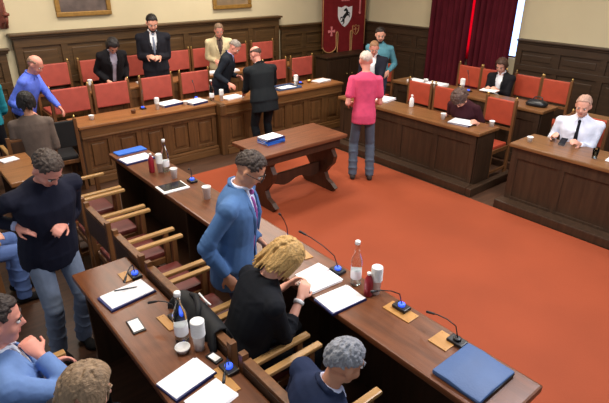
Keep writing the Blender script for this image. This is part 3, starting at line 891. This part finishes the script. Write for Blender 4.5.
P_('standing man in dark suit with white shirt and pale tie by the back wall', 3.62, 8.14, -112, z=.18, h=1.84, lean=6, head=(24, 8), hair='short', hairc=(26, 20, 18), top='jacket', topc=(30, 30, 38), shirtc=(232, 232, 238), tie=(120, 130, 150), legsc=(28, 28, 36), lh=(.28, .03, 1.16), rh=(.3, -.08, 1.18), near=N_, beard=(40, 30, 26))
P_('man in beige jacket standing by the back wall beside the grey-haired man', 4.83, 8.14, -112, z=.18, h=1.62, lean=8, head=(16, 0), hair='short', hairc=(120, 96, 76), skin='pinkish', top='jacket', topc=(206, 190, 152), shirtc=(96, 78, 70), tie=(70, 56, 56), legsc=(70, 62, 52), lh=(.24, .04, .98), rh=(.24, -.06, .96), near=N_)
P_('grey-haired man in dark suit bending beside the red chairs behind the counter', 4.45, 7.5, -40, h=1.66, lean=20, head=(24, -10), hair='short', hairc=(140, 130, 122), skin='pinkish', top='jacket', topc=(28, 34, 44), shirtc=(170, 170, 220), legsc=(28, 32, 42), lh=('w', 4.72, 7.3, .98), rh=('w', 4.42, 7.1, .9), near=N_)
P_('balding man in black suit at the counter, back turned to the trestle table', 4.36, 6.14, 86, h=1.66, width=1.16, lean=14, head=(14, 18), hair='ring', hairc=(70, 54, 46), skin='pinkish', top='jacket', topc=(26, 30, 34), shirtc=(225, 225, 230), legsc=(22, 26, 30), lh=('w', 4.3, 6.6, .9), rh=('w', 4.62, 6.5, 1.3), near=N_)
P_('person in pink t-shirt with grey hair, back turned, at the end of the table', 4.78, 4.5, 48, h=1.74, lean=3, head=(14, 8), hair='crop', hairc=(206, 184, 170), skin='pinkish', top='tshirt', topc=(220, 80, 116), sleeves='short', legsc=(88, 96, 110), shoec=(60, 50, 46), lh=(.26, .16, 1.0), rh=(.36, -.16, 1.0), width=.84, near=N_, feet=((0, -.12, .09), (.02, .11, .09)))
P_('person in dark jacket over white shirt, facing the pink t-shirt behind the right desk', 6.44, 5.9, 215, h=1.62, lean=8, head=(20, 10), hair='crop', hairc=(150, 110, 80), skin='pinkish', top='jacket', topc=(34, 34, 46), shirtc=(236, 236, 240), openfront=.05, legsc=(34, 34, 44), lh=('w', 6.1, 5.6, .95), rh=('w', 6.1, 5.8, 1.0), near=N_)
P_('bearded man in teal shirt standing by the curtain end of the right desk', 6.9, 6.2, 205, h=1.76, lean=4, head=(16, 22), hair='short', hairc=(40, 32, 28), top='shirt', topc=(88, 142, 158), legsc=(60, 66, 84), lh=(.2, .2, .98), rh=(.3, -.05, 1.05), sleeves='long', beard=(40, 32, 28), near=N_)
P_('curly-haired person bent over papers at the right desk', 6.22, 3.86, 190, sit=True, lean=30, head=(38, 0), hair='curly', hairc=(84, 62, 54), skin='light', top='tshirt', topc=(60, 26, 34), sleeves='short', legsc=(36, 34, 40), lh=('w', 5.86, 3.52, .84), rh=('w', 5.84, 4.0, .84), fem=True, near=N_)
P_('woman in black jacket with white lapels reading below the curtain', 7.72, 4.28, 190, sit=True, z=.1, lean=10, h=1.62, head=(20, 0), hair='bob', hairc=(70, 46, 34), top='jacket', topc=(24, 22, 26), shirtc=(240, 238, 242), openfront=.05, legsc=(28, 26, 30), lh=(.4, .06, .86), rh=(.42, -.08, .86), fem=True, near=N_)
P_('bald man in white shirt and black tie seated at the right desk', 6.33, 2.42, 196, sit=True, lean=10, head=(8, -4), hair='crop', hairc=(190, 150, 130), skin='light', top='shirt', topc=(228, 230, 244), tie=(22, 22, 30), legsc=(34, 34, 44), lh=('w', 5.98, 2.28, .86), rh=('w', 6.0, 2.56, .88), near=N_, width=1.08)
P_('man in navy sweater and jeans standing at the left, looking down at his hands', .62, 3.5, -78, h=1.74, lean=14, head=(34, 8), hair='short', hairc=(70, 58, 52), skin='pinkish', top='sweater', topc=(26, 28, 44), legsc=(112, 124, 146), cuffs=(190, 200, 240), lh=('w', .68, 3.3, 1.13), rh=('w', .49, 3.34, 1.16), curl=(30, 32), width=1.04)
P_('man in blue jacket with glasses standing behind the front desk, beside the blonde woman', 1.56, 2.61, -50, h=1.7, lean=8, head=(28, 4), hair='short', hairc=(62, 50, 44), skin='tan', glasses=True, top='jacket', topc=(80, 114, 162), shirtc=(214, 220, 250), tie=(150, 80, 150), openfront=.02, legsc=(70, 82, 112), lh=(.2, .14, .9), rh=('w', 1.44, 2.45, .8), curl=(20, 28))
P_('blonde woman in black top writing at the front desk', 1.24, 2.08, -12, sit=True, lean=22, head=(32, -6), hair='bob', hairc=(190, 150, 92), hairlen=.05, skin='light', top='sweater', topc=(24, 26, 32), legsc=(26, 26, 32), rh=('w', 1.7, 2.02, .88), lh=('w', 1.74, 2.16, .85), elbows=((-.3, -.25, -.9), None), sleeves='rolled', watch='r', fem=True, curl=(34, 30))
P_('grey-haired man in dark navy suit at the bottom edge, seen from behind', 1.06, 1.345, -12, sit=True, seat=.40, h=1.64, lean=20, roll=6, head=(0, -8), hair='short', hairc=(140, 142, 150), skin='tan', top='jacket', topc=(36, 46, 74), shirtc=(206, 214, 248), legsc=(30, 34, 48), lh=(.42, .22, .74), rh=(.42, -.24, .74))
P_('dark-haired man in light blue jacket at the left edge, hand at chin', .08, 2.3, 0, sit=True, lean=2, head=(10, -8), hair='short', hairc=(52, 42, 40), skin='pinkish', top='jacket', topc=(108, 138, 192), shirtc=(226, 232, 250), openfront=.03, legsc=(36, 44, 56), rh=(.15, -.0, 1.05), lh=(.3, .22, .72), elbows=((.5, -.6, -.6), None), curl=(40, 25))
P_('fair-haired person at the bottom left edge, mostly just the head showing', .09, 1.76, 0, sit=True, seat=.42, h=1.66, lean=20, head=(0, 0), hair='bob', hairc=(150, 124, 98), skin='light', top='sweater', topc=(40, 36, 40), legsc=(40, 52, 86), lh=(.4, .2, .7), rh=(.4, -.2, .7))
P_('seated person at the left edge with only a blue-jeans knee showing', .1, 4.5, 0, sit=True, lean=0, head=(6, 0), hair='short', hairc=(40, 32, 30), top='sweater', topc=(70, 60, 96), legsc=(92, 116, 170), lh=(.3, .2, .72), rh=(.3, -.2, .72))
for a_, k_ in exec_list: person(*a_, **k_)
# ------------------------------------------------------------------ things on the desks
def bottle(label, x, y, z, h=.3, r=.036, group='glass water bottles'):
    t = thing('water_bottle', label, 'bottle', (x, y, z), 0, group); k = h / .3
    bm = NB(); lathe(bm, [(r * .8, 0), (r, .008), (r, .16 * k), (r * .95, .18 * k), (r * .42, .235 * k), (r * .36, .28 * k), (r * .42, .283 * k), (r * .42, .295 * k)], 18); obj('bottle_glass', bm, M['glass'], t, True)
    bm = NB(); lathe(bm, [(r * .84, .004), (r * .9, .012), (r * .9, .1 * k)], 18); obj('water', bm, M['water'], t, True)
    bm = NB(); lathe(bm, [(r * .5, .29 * k), (r * .5, .308 * k), (r * .44, .312 * k)], 14); obj('cap', bm, M['cupwhite'], t, True)
    bm = NB(); rings(bm, [[V((q * math.cos(a), q * math.sin(a), zz)) for a in [2 * PI * i / 18 for i in range(18)]] for q, zz in ((r * 1.01, .05 * k), (r * 1.02, .051 * k), (r * 1.02, .11 * k), (r * 1.01, .111 * k))]); obj('paper_label', bm, M['paper'], t, True)
    return t
def cup(label, x, y, z, m='cupwhite', h=.09, r=.036, group=None, name='cup'):
    bm = NB(); lathe(bm, [(r * .7, 0), (r * .98, h - .004), (r * 1.06, h), (r * .98, h + .002), (r * .92, h - .004), (r * .64, .008)], 18, (0, 0, 0))
    o = obj(name, bm, M[m], None, True); o.location = (x, y, z); return tag(o, label, 'cup', group)
def cup_stack(label, x, y, z, h=.17, r=.032, group='stacks of white plastic cups', tilt=0):
    bm = NB(); pr = [(r * .74, 0)]; n = 9; b = h * .5
    pr.append((r * .95, b))
    for k in range(n):
        zz = b + k * (h - b) / n; pr += [(r * 1.08, zz + .001), (r * 1.08, zz + .005), (r * .97, zz + .007)]
    pr += [(r * .85, h), (r * .7, h - .01)]
    lathe(bm, pr, 18); o = obj('cup_stack', bm, M['cupwhite'], None, True); o.location = (x, y, z); o.rotation_euler = (0, R(tilt), 0); return tag(o, label, 'cups', group)
def carton(label, x, y, z, h=.16, r=.028):
    t = thing('red_bottle', label, 'bottle', (x, y, z), 0, 'red bottles')
    bm = NB(); lathe(bm, [(r * .85, 0), (r, .006), (r, h * .62), (r * .8, h * .75), (r * .45, h * .85), (r * .42, h * .92)], 16); obj('bottle_body', bm, M['redplastic'], t, True)
    bm = NB(); lathe(bm, [(r * .5, h * .915), (r * .5, h * .99), (r * .42, h)], 12); obj('cap', bm, M['cupwhite'], t, True)
    return t
def sheet(name, label, x, y, z, w, l, rz, m='paper', th=.004, cat='papers', group=None, n=3):
    """loose stack: w along x, l along y, each sheet turned slightly"""
    bm = NB(); rn = random.Random(label)
    for k in range(n):
        mt = Matrix.Translation((rn.uniform(-.006, .006) * (n > 1), rn.uniform(-.006, .006) * (n > 1), th / n * k)) @ Matrix.Rotation(rn.uniform(-.03, .03) * (n > 1), 4, 'Z')
        box(bm, -w / 2, w / 2, -l / 2, l / 2, 0, th / n * .96, 0, mt)
    o = obj(name, bm, M[m]); o.location = (x, y, z); o.rotation_euler = (0, 0, R(rz)); return tag(o, label, cat, group)
def folder(label, x, y, z, w, l, rz, m, paper=False, th=.012):
    t = thing('document_folder', label, 'folder', (x, y, z), R(rz))
    bm = NB(); box(bm, -w / 2, w / 2, -l / 2, l / 2, 0, .003); box(bm, -w / 2, w / 2, -l / 2, -l / 2 + .004, 0, th); box(bm, -w / 2, w / 2, -l / 2, l / 2, th - .003, th); obj('cover', bm, M[m], t)
    bm = NB(); box(bm, -w / 2 + .006, w / 2 - .004, -l / 2 + .006, l / 2 - .004, .0032, th - .0032); obj('pages', bm, M['paper'], t)
    return t, th
def mic(label, x, y, z, tip, group='gooseneck microphones', glow=True):
    t = thing('gooseneck_microphone', label, 'microphone', (x, y, z), 0, group)
    bm = NB(); box(bm, -.034, .034, -.05, .05, 0, .022, .007); obj('base', bm, M['blackplastic'], t)
    bm = NB(); lathe(bm, [(.022, .0215), (.022, .034), (.019, .037), (.009, .037)], 18); obj('light_ring', bm, M['bluelight' if glow else 'blackplastic'], t, True)
    tv = V(tip) - V((x, y, z)); 
    pts = [V((0, 0, .035)), V((0, 0, .09)) + tv * .12, tv * .45 + V((0, 0, .07)), tv * .8 + V((0, 0, .03)), tv]
    bm = NB(); tube(bm, pts, .0035, 8); g = obj('gooseneck', bm, M['blackplastic'], t, True)
    d = (pts[-1] - pts[-2]).normalized()
    bm = NB(); caps(bm, tv - d * .01, tv + d * .035, .007, .009, 10); obj('capsule', bm, M['blackplastic'], t, True)
    return t
def plate(label, x, y, z, w, l, rz=0):
    bm = NB(); box(bm, -w / 2, w / 2, -l / 2, l / 2, 0, .006, .002)
    for a in (-1, 1):
        for b in (-1, 1): lathe(bm, [(.005, .0055), (.005, .0075), (.003, .0078)], 8, (a * (w / 2 - .014), b * (l / 2 - .014), 0))
    o = obj('wooden_plate', bm, M['plate']); o.location = (x, y, z); o.rotation_euler = (0, 0, R(rz)); return tag(o, label, 'plate', 'light wood plates let into the desks')
D = .8
# --- long front desk, far to near
folder('blue folder at the far end of the long front desk', 1.965, 5.36, D, .33, .15, 3, 'folder')
f, th = folder('dark blue folder under a white sheet on the front desk', 1.915, 5.07, D, .33, .23, 4, 'darkfolder')
sheet('paper_sheet', 'white sheet on the dark blue folder at the far end of the desk', 1.915, 5.08, D + th, .29, .19, 4)
carton('red bottle at the far end of the front desk, beside cups', 1.885, 4.62, D, .2)
cup_stack('white cup stack at the far end of the front desk, right of the red bottle', 1.955, 4.58, D, .19, .034)
bottle('glass bottle at the far end of the front desk behind the cups', 2.01, 4.56, D, .32)
cup('white cup near the tablet on the front desk', 1.985, 4.34, D, h=.1)
t = thing('tablet', 'dark tablet with a white rim lying on the front desk', 'tablet', (1.86, 4.13, D), R(-2))
bm = NB(); box(bm, -.13, .13, -.1, .1, 0, .012, .004); obj('case', bm, M['cupwhite'], t)
bm = NB(); box(bm, -.105, .115, -.06, .095, .0115, .0135); obj('screen', bm, M['screen'], t)
mic('microphone on the front desk next to the dark tablet', 2.075, 4.15, D, (1.98, 4.0, 1.0))
cup('white paper cup on the front desk beside the blue jacket man', 1.99, 3.72, D, h=.115, r=.04)
mic('microphone on the front desk beyond the blonde woman', 2.07, 2.66, D, (1.93, 2.56, 1.1))
plate('light wood plate on the desk beyond the papers of the blonde woman', 2.04, 2.43, D, .07, .14, -10)
sheet('paper_sheets', 'farthest white papers in front of the blonde woman', 1.93, 2.21, D, .22, .1, 4, th=.01)
sheet('paper_sheets', 'middle white papers under the hands of the blonde woman', 1.9, 2.085, D, .25, .14, -5, th=.012)
f, th = folder('dark blue folder under the nearest papers of the blonde woman', 1.855, 1.86, D, .27, .19, -4, 'darkfolder')
sheet('paper_sheet', 'nearest white sheet beside the red bottle and tall bottle', 1.86, 1.865, D + th, .25, .175, -4)
bottle('glass bottle on the front desk in front of the papers of the blonde woman', 2.06, 1.93, D, .31)
carton('red bottle beside the white cups on the near part of the front desk', 2.03, 1.79, D, .17)
cup_stack('white cup stack on the near part of the front desk, right of the red bottle', 2.085, 1.775, D, .2, .034)
mic('microphone on the front desk next to the glass bottle and papers', 2.07, 2.11, D, (1.93, 2.3, 1.06))
plate('large light wood plate on the near part of the front desk', 2.055, 1.545, D, .1, .2, 1)
mic('microphone standing on the large light wood plate of the front desk', 2.08, 1.56, D + .007, (1.86, 1.58, 1.02))
plate('light wood plate just beyond the slate blue sleeve', 2.04, 1.22, D, .13, .12, 0)
mic('microphone at the desk edge behind the slate blue sleeve', 2.085, 1.165, D, (2.08, 1.34, .9), glow=False)
t = thing('laptop_sleeve', 'slate blue flat sleeve lying across the near end of the front desk', 'sleeve', (1.95, .97, D), R(0))
bm = NB(); box(bm, -.165, .155, -.14, .14, 0, .03, .012)
bmesh.ops.subdivide_edges(bm, edges=bm.edges[:], cuts=2, use_grid_fill=True)
for v in bm.verts: v.co.z += (.006 * noise.noise(v.co * 14) + .004 * math.sin(v.co.y * 20)) * (1 if v.co.z > .02 else 0)
obj('sleeve_body', bm, M['sleeve'], t, True)
bm = NB(); tube(bm, [(.156, -.12, .015), (.156, .12, .015)], .004, 6); tube(bm, [(-.13, -.141, .015), (.14, -.141, .015)], .004, 6); obj('zip', bm, M['blackplastic'], t, True)
# --- left desk
f, th = folder('dark blue folder at the far end of the left desk', .855, 2.75, D, .3, .19, 6, 'darkfolder')
sheet('paper_sheet', 'white sheet on the folder at the far end of the left desk', .86, 2.755, D + th, .275, .17, 6)
bm = NB(); tube(bm, [(-.07, 0, 0), (.06, 0, 0), (.07, 0, 0)], [.004, .004, .001], 8); o = obj('ballpoint_pen', bm, M['blackplastic'], None, True); o.location = (.87, 2.8, D + th + .008); o.rotation_euler = (0, 0, R(-20)); tag(o, 'dark pen lying on the sheet at the far end of the left desk', 'pen')
plate('light wood plate at the far end of the left desk', .93, 2.96, D, .06, .13, 0)
mic('microphone at the far end of the left desk', .985, 2.93, D, (.88, 2.8, .9))
t = thing('smartphone', 'white-faced phone lying on the left desk', 'phone', (.775, 2.43, D), R(-4))
bm = NB(); box(bm, -.037, .037, -.07, .07, 0, .009, .004); obj('case', bm, M['blackplastic'], t)
bm = NB(); box(bm, -.03, .03, -.056, .056, .0085, .0098); obj('screen', bm, M['cupwhite'], t)
plate('light wood plate beside the glass bottle on the left desk', .925, 2.345, D, .05, .16, 2)
mic('microphone beside the glass bottle on the left desk', .985, 2.34, D, (.9, 2.42, .92))
bottle('glass bottle standing on the left desk', .925, 2.15, D, .31, .038)
cup('upturned clear plastic cup in front of the bottle on the left desk', .885, 2.07, D, 'cupwhite', .03, .04, name='saucer')
cup_stack('tall white cup stack beside the bottle on the left desk', .965, 2.03, D, .19, .036)
t = thing('smartphone', 'small dark phone with white screen beside the cup stack on the left desk', 'phone', (.985, 1.91, D), R(10))
bm = NB(); box(bm, -.025, .025, -.045, .045, 0, .012, .004); obj('case', bm, M['blackplastic'], t)
bm = NB(); box(bm, -.019, .019, -.03, .03, .0115, .0128); obj('screen', bm, M['cupwhite'], t)
f, th = folder('dark blue folder at the near end of the left desk', .8, 1.865, D, .25, .17, 10, 'darkfolder')
sheet('paper_sheet', 'white sheet at the near end of the left desk', .8, 1.87, D + th, .235, .155, 10)
sheet('notepad', 'second white-edged pad at the near edge of the left desk', .83, 1.68, D, .2, .16, 10, th=.008)
plate('light wood plate at the near end of the left desk', .945, 1.74, D, .06, .2, 0)
mic('microphone at the near end of the left desk, blue light', 1.0, 1.79, D, (.9, 1.66, .92))
# --- trestle table
for k, (rz, m_, lb) in enumerate(((4, 'folder', 'lowest blue folder of the pile on the trestle table'), (-6, 'folder', 'middle blue folder of the pile on the trestle table'), (3, 'darkfolder', 'top folder of the pile on the trestle table, under a white sheet'))):
    f, th = folder(lb, 3.45, 4.74, .762 + k * .022, .27, .2, rz, m_, th=.022)
sheet('paper_sheet', 'white sheet on top of the folder pile on the trestle table', 3.44, 4.75, .762 + .066, .25, .18, 6)
# --- oak counter
gp = 'papers on the oak counter'
cup('small white cup at the left end of the oak counter', 2.08, 6.9, D, h=.06)
cup('tan cup on the oak counter in front of the second red chair', 2.64, 6.86, D, 'cupbrown', .05)
cup_stack('white cup stack on the oak counter left of the papers', 2.99, 6.84, D, .17)
folder('dark folder on the oak counter beside the cup stack', 3.25, 6.99, D, .32, .24, 8, 'darkfolder', th=.03)
sheet('paper_sheets', 'white papers on the dark folder on the oak counter', 3.25, 6.99, D + .03, .33, .22, 10, group=gp)
cup('short white cup between two paper piles on the oak counter', 3.42, 6.82, D, h=.06)
folder('blue folder near the pilaster on the oak counter', 3.6, 6.84, D, .27, .24, 10, 'darkfolder', th=.03)
sheet('paper_sheets', 'white papers on the oak counter just left of the pilaster', 3.6, 6.84, D + .03, .28, .24, 12, group=gp)
bottle('glass bottle on the oak counter above the pilaster', 3.87, 6.82, D, .3)
cup_stack('white cup stack on the oak counter right of the pilaster', 3.98, 6.72, D, .17)
sheet('paper_sheets', 'white papers on the oak counter just right of the pilaster', 4.2, 6.78, D, .3, .22, 5, group=gp, th=.02)
t = thing('document_tray', 'shallow grey tray on the oak counter right of the black suit', 'tray', (5.27, 6.8, D), R(0))
bm = NB(); box(bm, -.24, .24, -.15, .15, 0, .006); obj('tray_base', bm, M['rdesk'], t)
bm = NB()
for a in ((-.24, .24, -.15, -.14), (-.24, .24, .14, .15), (-.24, -.23, -.14, .14), (.23, .24, -.14, .14)): box(bm, *a, .006, .03)
obj('tray_rim', bm, M['sleeve'], t)
sheet('paper_sheets', 'loose papers in the shallow grey tray', 5.3, 6.8, D + .007, .3, .2, 6)
cup_stack('white cup stack on the oak counter right of the grey tray', 5.5, 6.8, D, .19, .036)
cup('amber glass bowl on the oak counter below the rightmost red chair', 5.86, 6.88, D, 'brass', .045, .045, name='bowl')
mic('microphone on the oak counter between amber bowl and cups', 5.68, 6.9, D, (5.62, 7.12, 1.04))
sheet('paper_sheets', 'white papers at the right end of the oak counter', 6.12, 6.84, D, .3, .2, 8, group=gp, th=.02)
mic('microphone on the oak counter in front of the third red chair', 2.84, 7.0, D, (2.9, 7.1, 1.02))
mic('microphone on the oak counter at the left of the glass bottle', 3.72, 7.04, D, (3.74, 7.14, 1.04))
# --- rear oak desk
E_ = .97
cup_stack('white cup stack on the rear oak desk left of the dark-haired person', 2.43, 7.84, E_, .17)
sheet('paper_sheets', 'white papers on the rear oak desk right of the dark-haired person', 3.3, 7.87, E_, .26, .18, 0, th=.02)
folder('dark folder on the rear oak desk right of the dark suit man', 4.15, 7.89, E_, .34, .2, 4, 'darkfolder', th=.03)
sheet('paper_sheets', 'white papers on the dark folder on the rear oak desk', 4.16, 7.89, E_ + .03, .33, .18, 6)
sheet('paper_sheets', 'bluish white papers on the rear oak desk left of the beige jacket', 4.56, 7.88, E_, .26, .18, -4, th=.03)
sheet('paper_sheets', 'white papers on the rear oak desk in front of the beige jacket', 4.88, 7.87, E_, .26, .18, 4, th=.03)
cup('brown cup on the rear oak desk behind the second red chair', 2.62, 7.89, E_, 'cupbrown', .07)
# --- right desks
sheet('paper_sheets', 'white papers beside the pink shirt at the far end of the right desk', 5.93, 5.22, D, .3, .32, 12, th=.03)
bm = NB(); lathe(bm, [(.03, 0), (.034, .01), (.034, .1), (.026, .125), (.014, .14), (.014, .16), (.017, .162), (.017, .175), (.01, .178)], 16); o = obj('white_bottle', bm, M['cupwhite'], None, True); o.location = (5.95, 4.66, D); tag(o, 'small white bottle on the right desk in front of the first orange chair', 'bottle')
folder('dark blue folder in front of the curly-haired person', 5.8, 3.68, D, .26, .3, 8, 'darkfolder', th=.02)
sheet('paper_sheets', 'white papers in front of the curly-haired person', 5.8, 3.68, D + .02, .25, .3, 12)
cup('white cup on the right desk left of the papers of the curly-haired person', 5.76, 3.96, D, h=.08)
cup('white cup at the end of the right desk, right of the curly-haired person', 5.98, 3.36, D, h=.07)
cup('small white cup on the desk of the man in white shirt', 5.76, 2.72, D, h=.06)
t = thing('drinking_glass', 'clear glass on the desk of the man in white shirt', 'glass', (5.76, 1.98, D))
bm = NB(); lathe(bm, [(.026, 0), (.033, .11), (.031, .11), (.024, .008)], 18); obj('tumbler', bm, M['glass'], t, True)
bm = NB(); lathe(bm, [(.0235, .0085), (.028, .06)], 16); obj('water', bm, M['water'], t, True)
sheet('paper_sheets', 'white papers at the right edge on the desk of the man in white shirt', 5.9, 1.75, D, .26, .26, 5, th=.02)
t = thing('smartphone', 'dark phone in the hands of the man in white shirt', 'phone', (5.955, 2.42, D + .035), R(10))
bm = NB(); box(bm, -.07, .07, -.036, .036, 0, .009, .004, Matrix.Rotation(R(-20), 4, 'Y')); obj('case', bm, M['blackplastic'], t)
bm = NB(); box(bm, -.06, .06, -.032, .032, .0085, .0098, 0, Matrix.Rotation(R(-20), 4, 'Y')); obj('screen', bm, M['screen'], t)
Z2 = .92
sheet('paper_sheets', 'white papers on the rear right desk, nearest to the teal shirt', 6.95, 5.36, Z2, .2, .3, 0, th=.03)
sheet('paper_sheets', 'white papers on the rear right desk, next to the tall white cups', 6.95, 4.98, Z2, .22, .32, 4, th=.04)
cup('white cup on the rear right desk between two paper piles', 6.92, 5.17, Z2, h=.08)
cup_stack('tall white cup stack on the rear right desk', 6.95, 4.5, Z2, .19, .036)
t = mic('tall microphone with pale tip on the rear right desk', 6.98, 4.4, Z2, (7.0, 4.46, 1.2))
sheet('paper_sheets', 'white sheets in the hands of the woman with white lapels', 7.2, 4.18, Z2 + .03, .2, .24, 10, th=.004)
bm = NB(); box(bm, -.09, .09, -.16, .16, 0, .02, .008); o = obj('handbag', bm, M['blackplastic'])
bpy.data.objects.remove(o)
t = thing('black_bag', 'dark bag lying on the end of the rear right desk', 'bag', (6.98, 3.3, Z2), R(8))
bm = NB(); rings(bm, [ering(V((0, 0, zz)), V((1, 0, 0)), V((0, 1, 0)), a, b, 16, .7) for zz, a, b in ((0, .08, .13), (.03, .1, .15), (.06, .08, .13), (.085, .04, .08))]); obj('bag_body', bm, M['blackplastic'], t, True)
bm = NB(); tube(bm, [(0, -.07, .075), (.03, -.05, .11), (.04, 0, .12), (.03, .05, .11), (0, .07, .075)], .009, 8); obj('handle', bm, M['blackplastic'], t, True)
# --- light desk at the left edge
sheet('paper_sheets', 'white papers on the light wood desk at the left edge', .86, 5.9, D, .16, .14, 12, th=.01)
# --- black coat draped over the blonde woman's chair
t = thing('black_coat', 'black coat draped over the back of the blonde woman chair', 'coat', (1.07, 2.22, .9), 0)
bm = NB(); rs = []
prof_ = [(-.075, -.48), (-.07, -.25), (-.06, -.05), (-.035, .02), (.01, .035), (.05, .015), (.065, -.06), (.07, -.25)]
nn = 22
for j in range(nn):
    y_ = -.27 + .54 * j / (nn - 1); wv_ = .012 * math.sin(j * 1.3) + .008 * math.sin(j * 2.9)
    o1 = [V((a + wv_ * (1 if a > 0 else -1) * (1 - (b > 0)), y_ * (1 + (-.15 if b > 0 else .08 * -b)), b + (.03 * math.sin(j * .7) if b < -.2 else 0) - .03 * (abs(y_) / .27) ** 3)) for a, b in prof_]
    cx_ = .0
    o2 = [V((p.x * .72, p.y, p.z - .014 if p.z > 0 else p.z)) for p in o1]
    rs.append(o1 + o2[::-1])
rings(bm, rs); obj('coat_body', bm, M['black'], t, True)
bm = NB(); tube(bm, [(-.05, -.09, .02), (-.01, -.03, .055), (.02, .05, .055), (.02, .12, .035)], [.012, .018, .018, .01], 8); obj('coat_collar', bm, M['black'], t, True)
bm = NB(); tube(bm, [(.055, -.05, .035), (.06, .02, .025), (.06, .09, .035)], .006, 8); tube(bm, [(.06, .02, .025), (.07, .02, -.02)], .006, 8); obj('coat_loop', bm, M['cupwhite'], t, True, label='pale loop of a hanger at the collar')
# ------------------------------------------------------------------ light and camera
def ceiling_lamp(x, y, p, label, c=(1, .93, .82)):
    t = thing('ceiling_lamp', label, 'lamp', (x, y, ZT))
    bm = NB()
    for a in ((-.62, .62, -.32, -.3), (-.62, .62, .3, .32), (-.62, -.6, -.3, .3), (.6, .62, -.3, .3)): box(bm, *a, -.08, -.001)
    obj('housing', bm, M['white'], t)
    bm = NB(); box(bm, -.6, .6, -.3, .3, -.06, -.05); obj('diffuser', bm, M['lamp'], t)
    l = bpy.data.lights.new('ceiling_light', 'AREA'); l.shape = 'RECTANGLE'; l.size = 1.2; l.size_y = .6; l.energy = p; l.color = c
    o = bpy.data.objects.new('ceiling_light', l); o.location = (x, y, ZT - .1); col.objects.link(o)
ceiling_lamp(1.2, 2.6, 100, 'ceiling lamp above the left desks')
ceiling_lamp(4.0, 1.2, 215, 'added cool fill lamp brightening the near end of the carpet', (.9, .92, 1))  # added unseen lamp, cool and strong, to brighten the near floor
ceiling_lamp(3.9, 5.2, 120, 'ceiling lamp above the trestle table')
ceiling_lamp(6.6, 3.6, 90, 'ceiling lamp above the right desks')
ceiling_lamp(1.9, 7.0, 110, 'ceiling lamp above the left end of the counter')
ceiling_lamp(5.2, 7.4, 110, 'ceiling lamp above the right end of the counter')
w = bpy.data.worlds.new('World'); sc.world = w; w.use_nodes = True
w.node_tree.nodes['Background'].inputs[0].default_value = (.85, .92, 1, 1)
w.node_tree.nodes['Background'].inputs[1].default_value = .55

cam = bpy.data.cameras.new('camera'); co = bpy.data.objects.new('camera', cam); col.objects.link(co)
cam.sensor_width = 36; cam.lens = 510 / 609 * 36; cam.clip_start = .05
p, y, r = R(25.0), R(50.0), R(.3)
fwd = V((math.cos(p) * math.cos(y), math.cos(p) * math.sin(y), -math.sin(p)))
rt = V((math.sin(y), -math.cos(y), 0)); up = rt.cross(fwd)
R2 = rt * math.cos(r) + up * math.sin(r); U2 = up * math.cos(r) - rt * math.sin(r)
m = Matrix((R2, U2, -fwd)).transposed().to_4x4(); m.translation = (0, 0, 2.7)
co.matrix_world = m
sc.camera = co
vs = sc.view_settings; vs.view_transform = 'Standard'; vs.look = 'None'; vs.exposure = -0.4; vs.gamma = 1; vs.use_curve_mapping = False
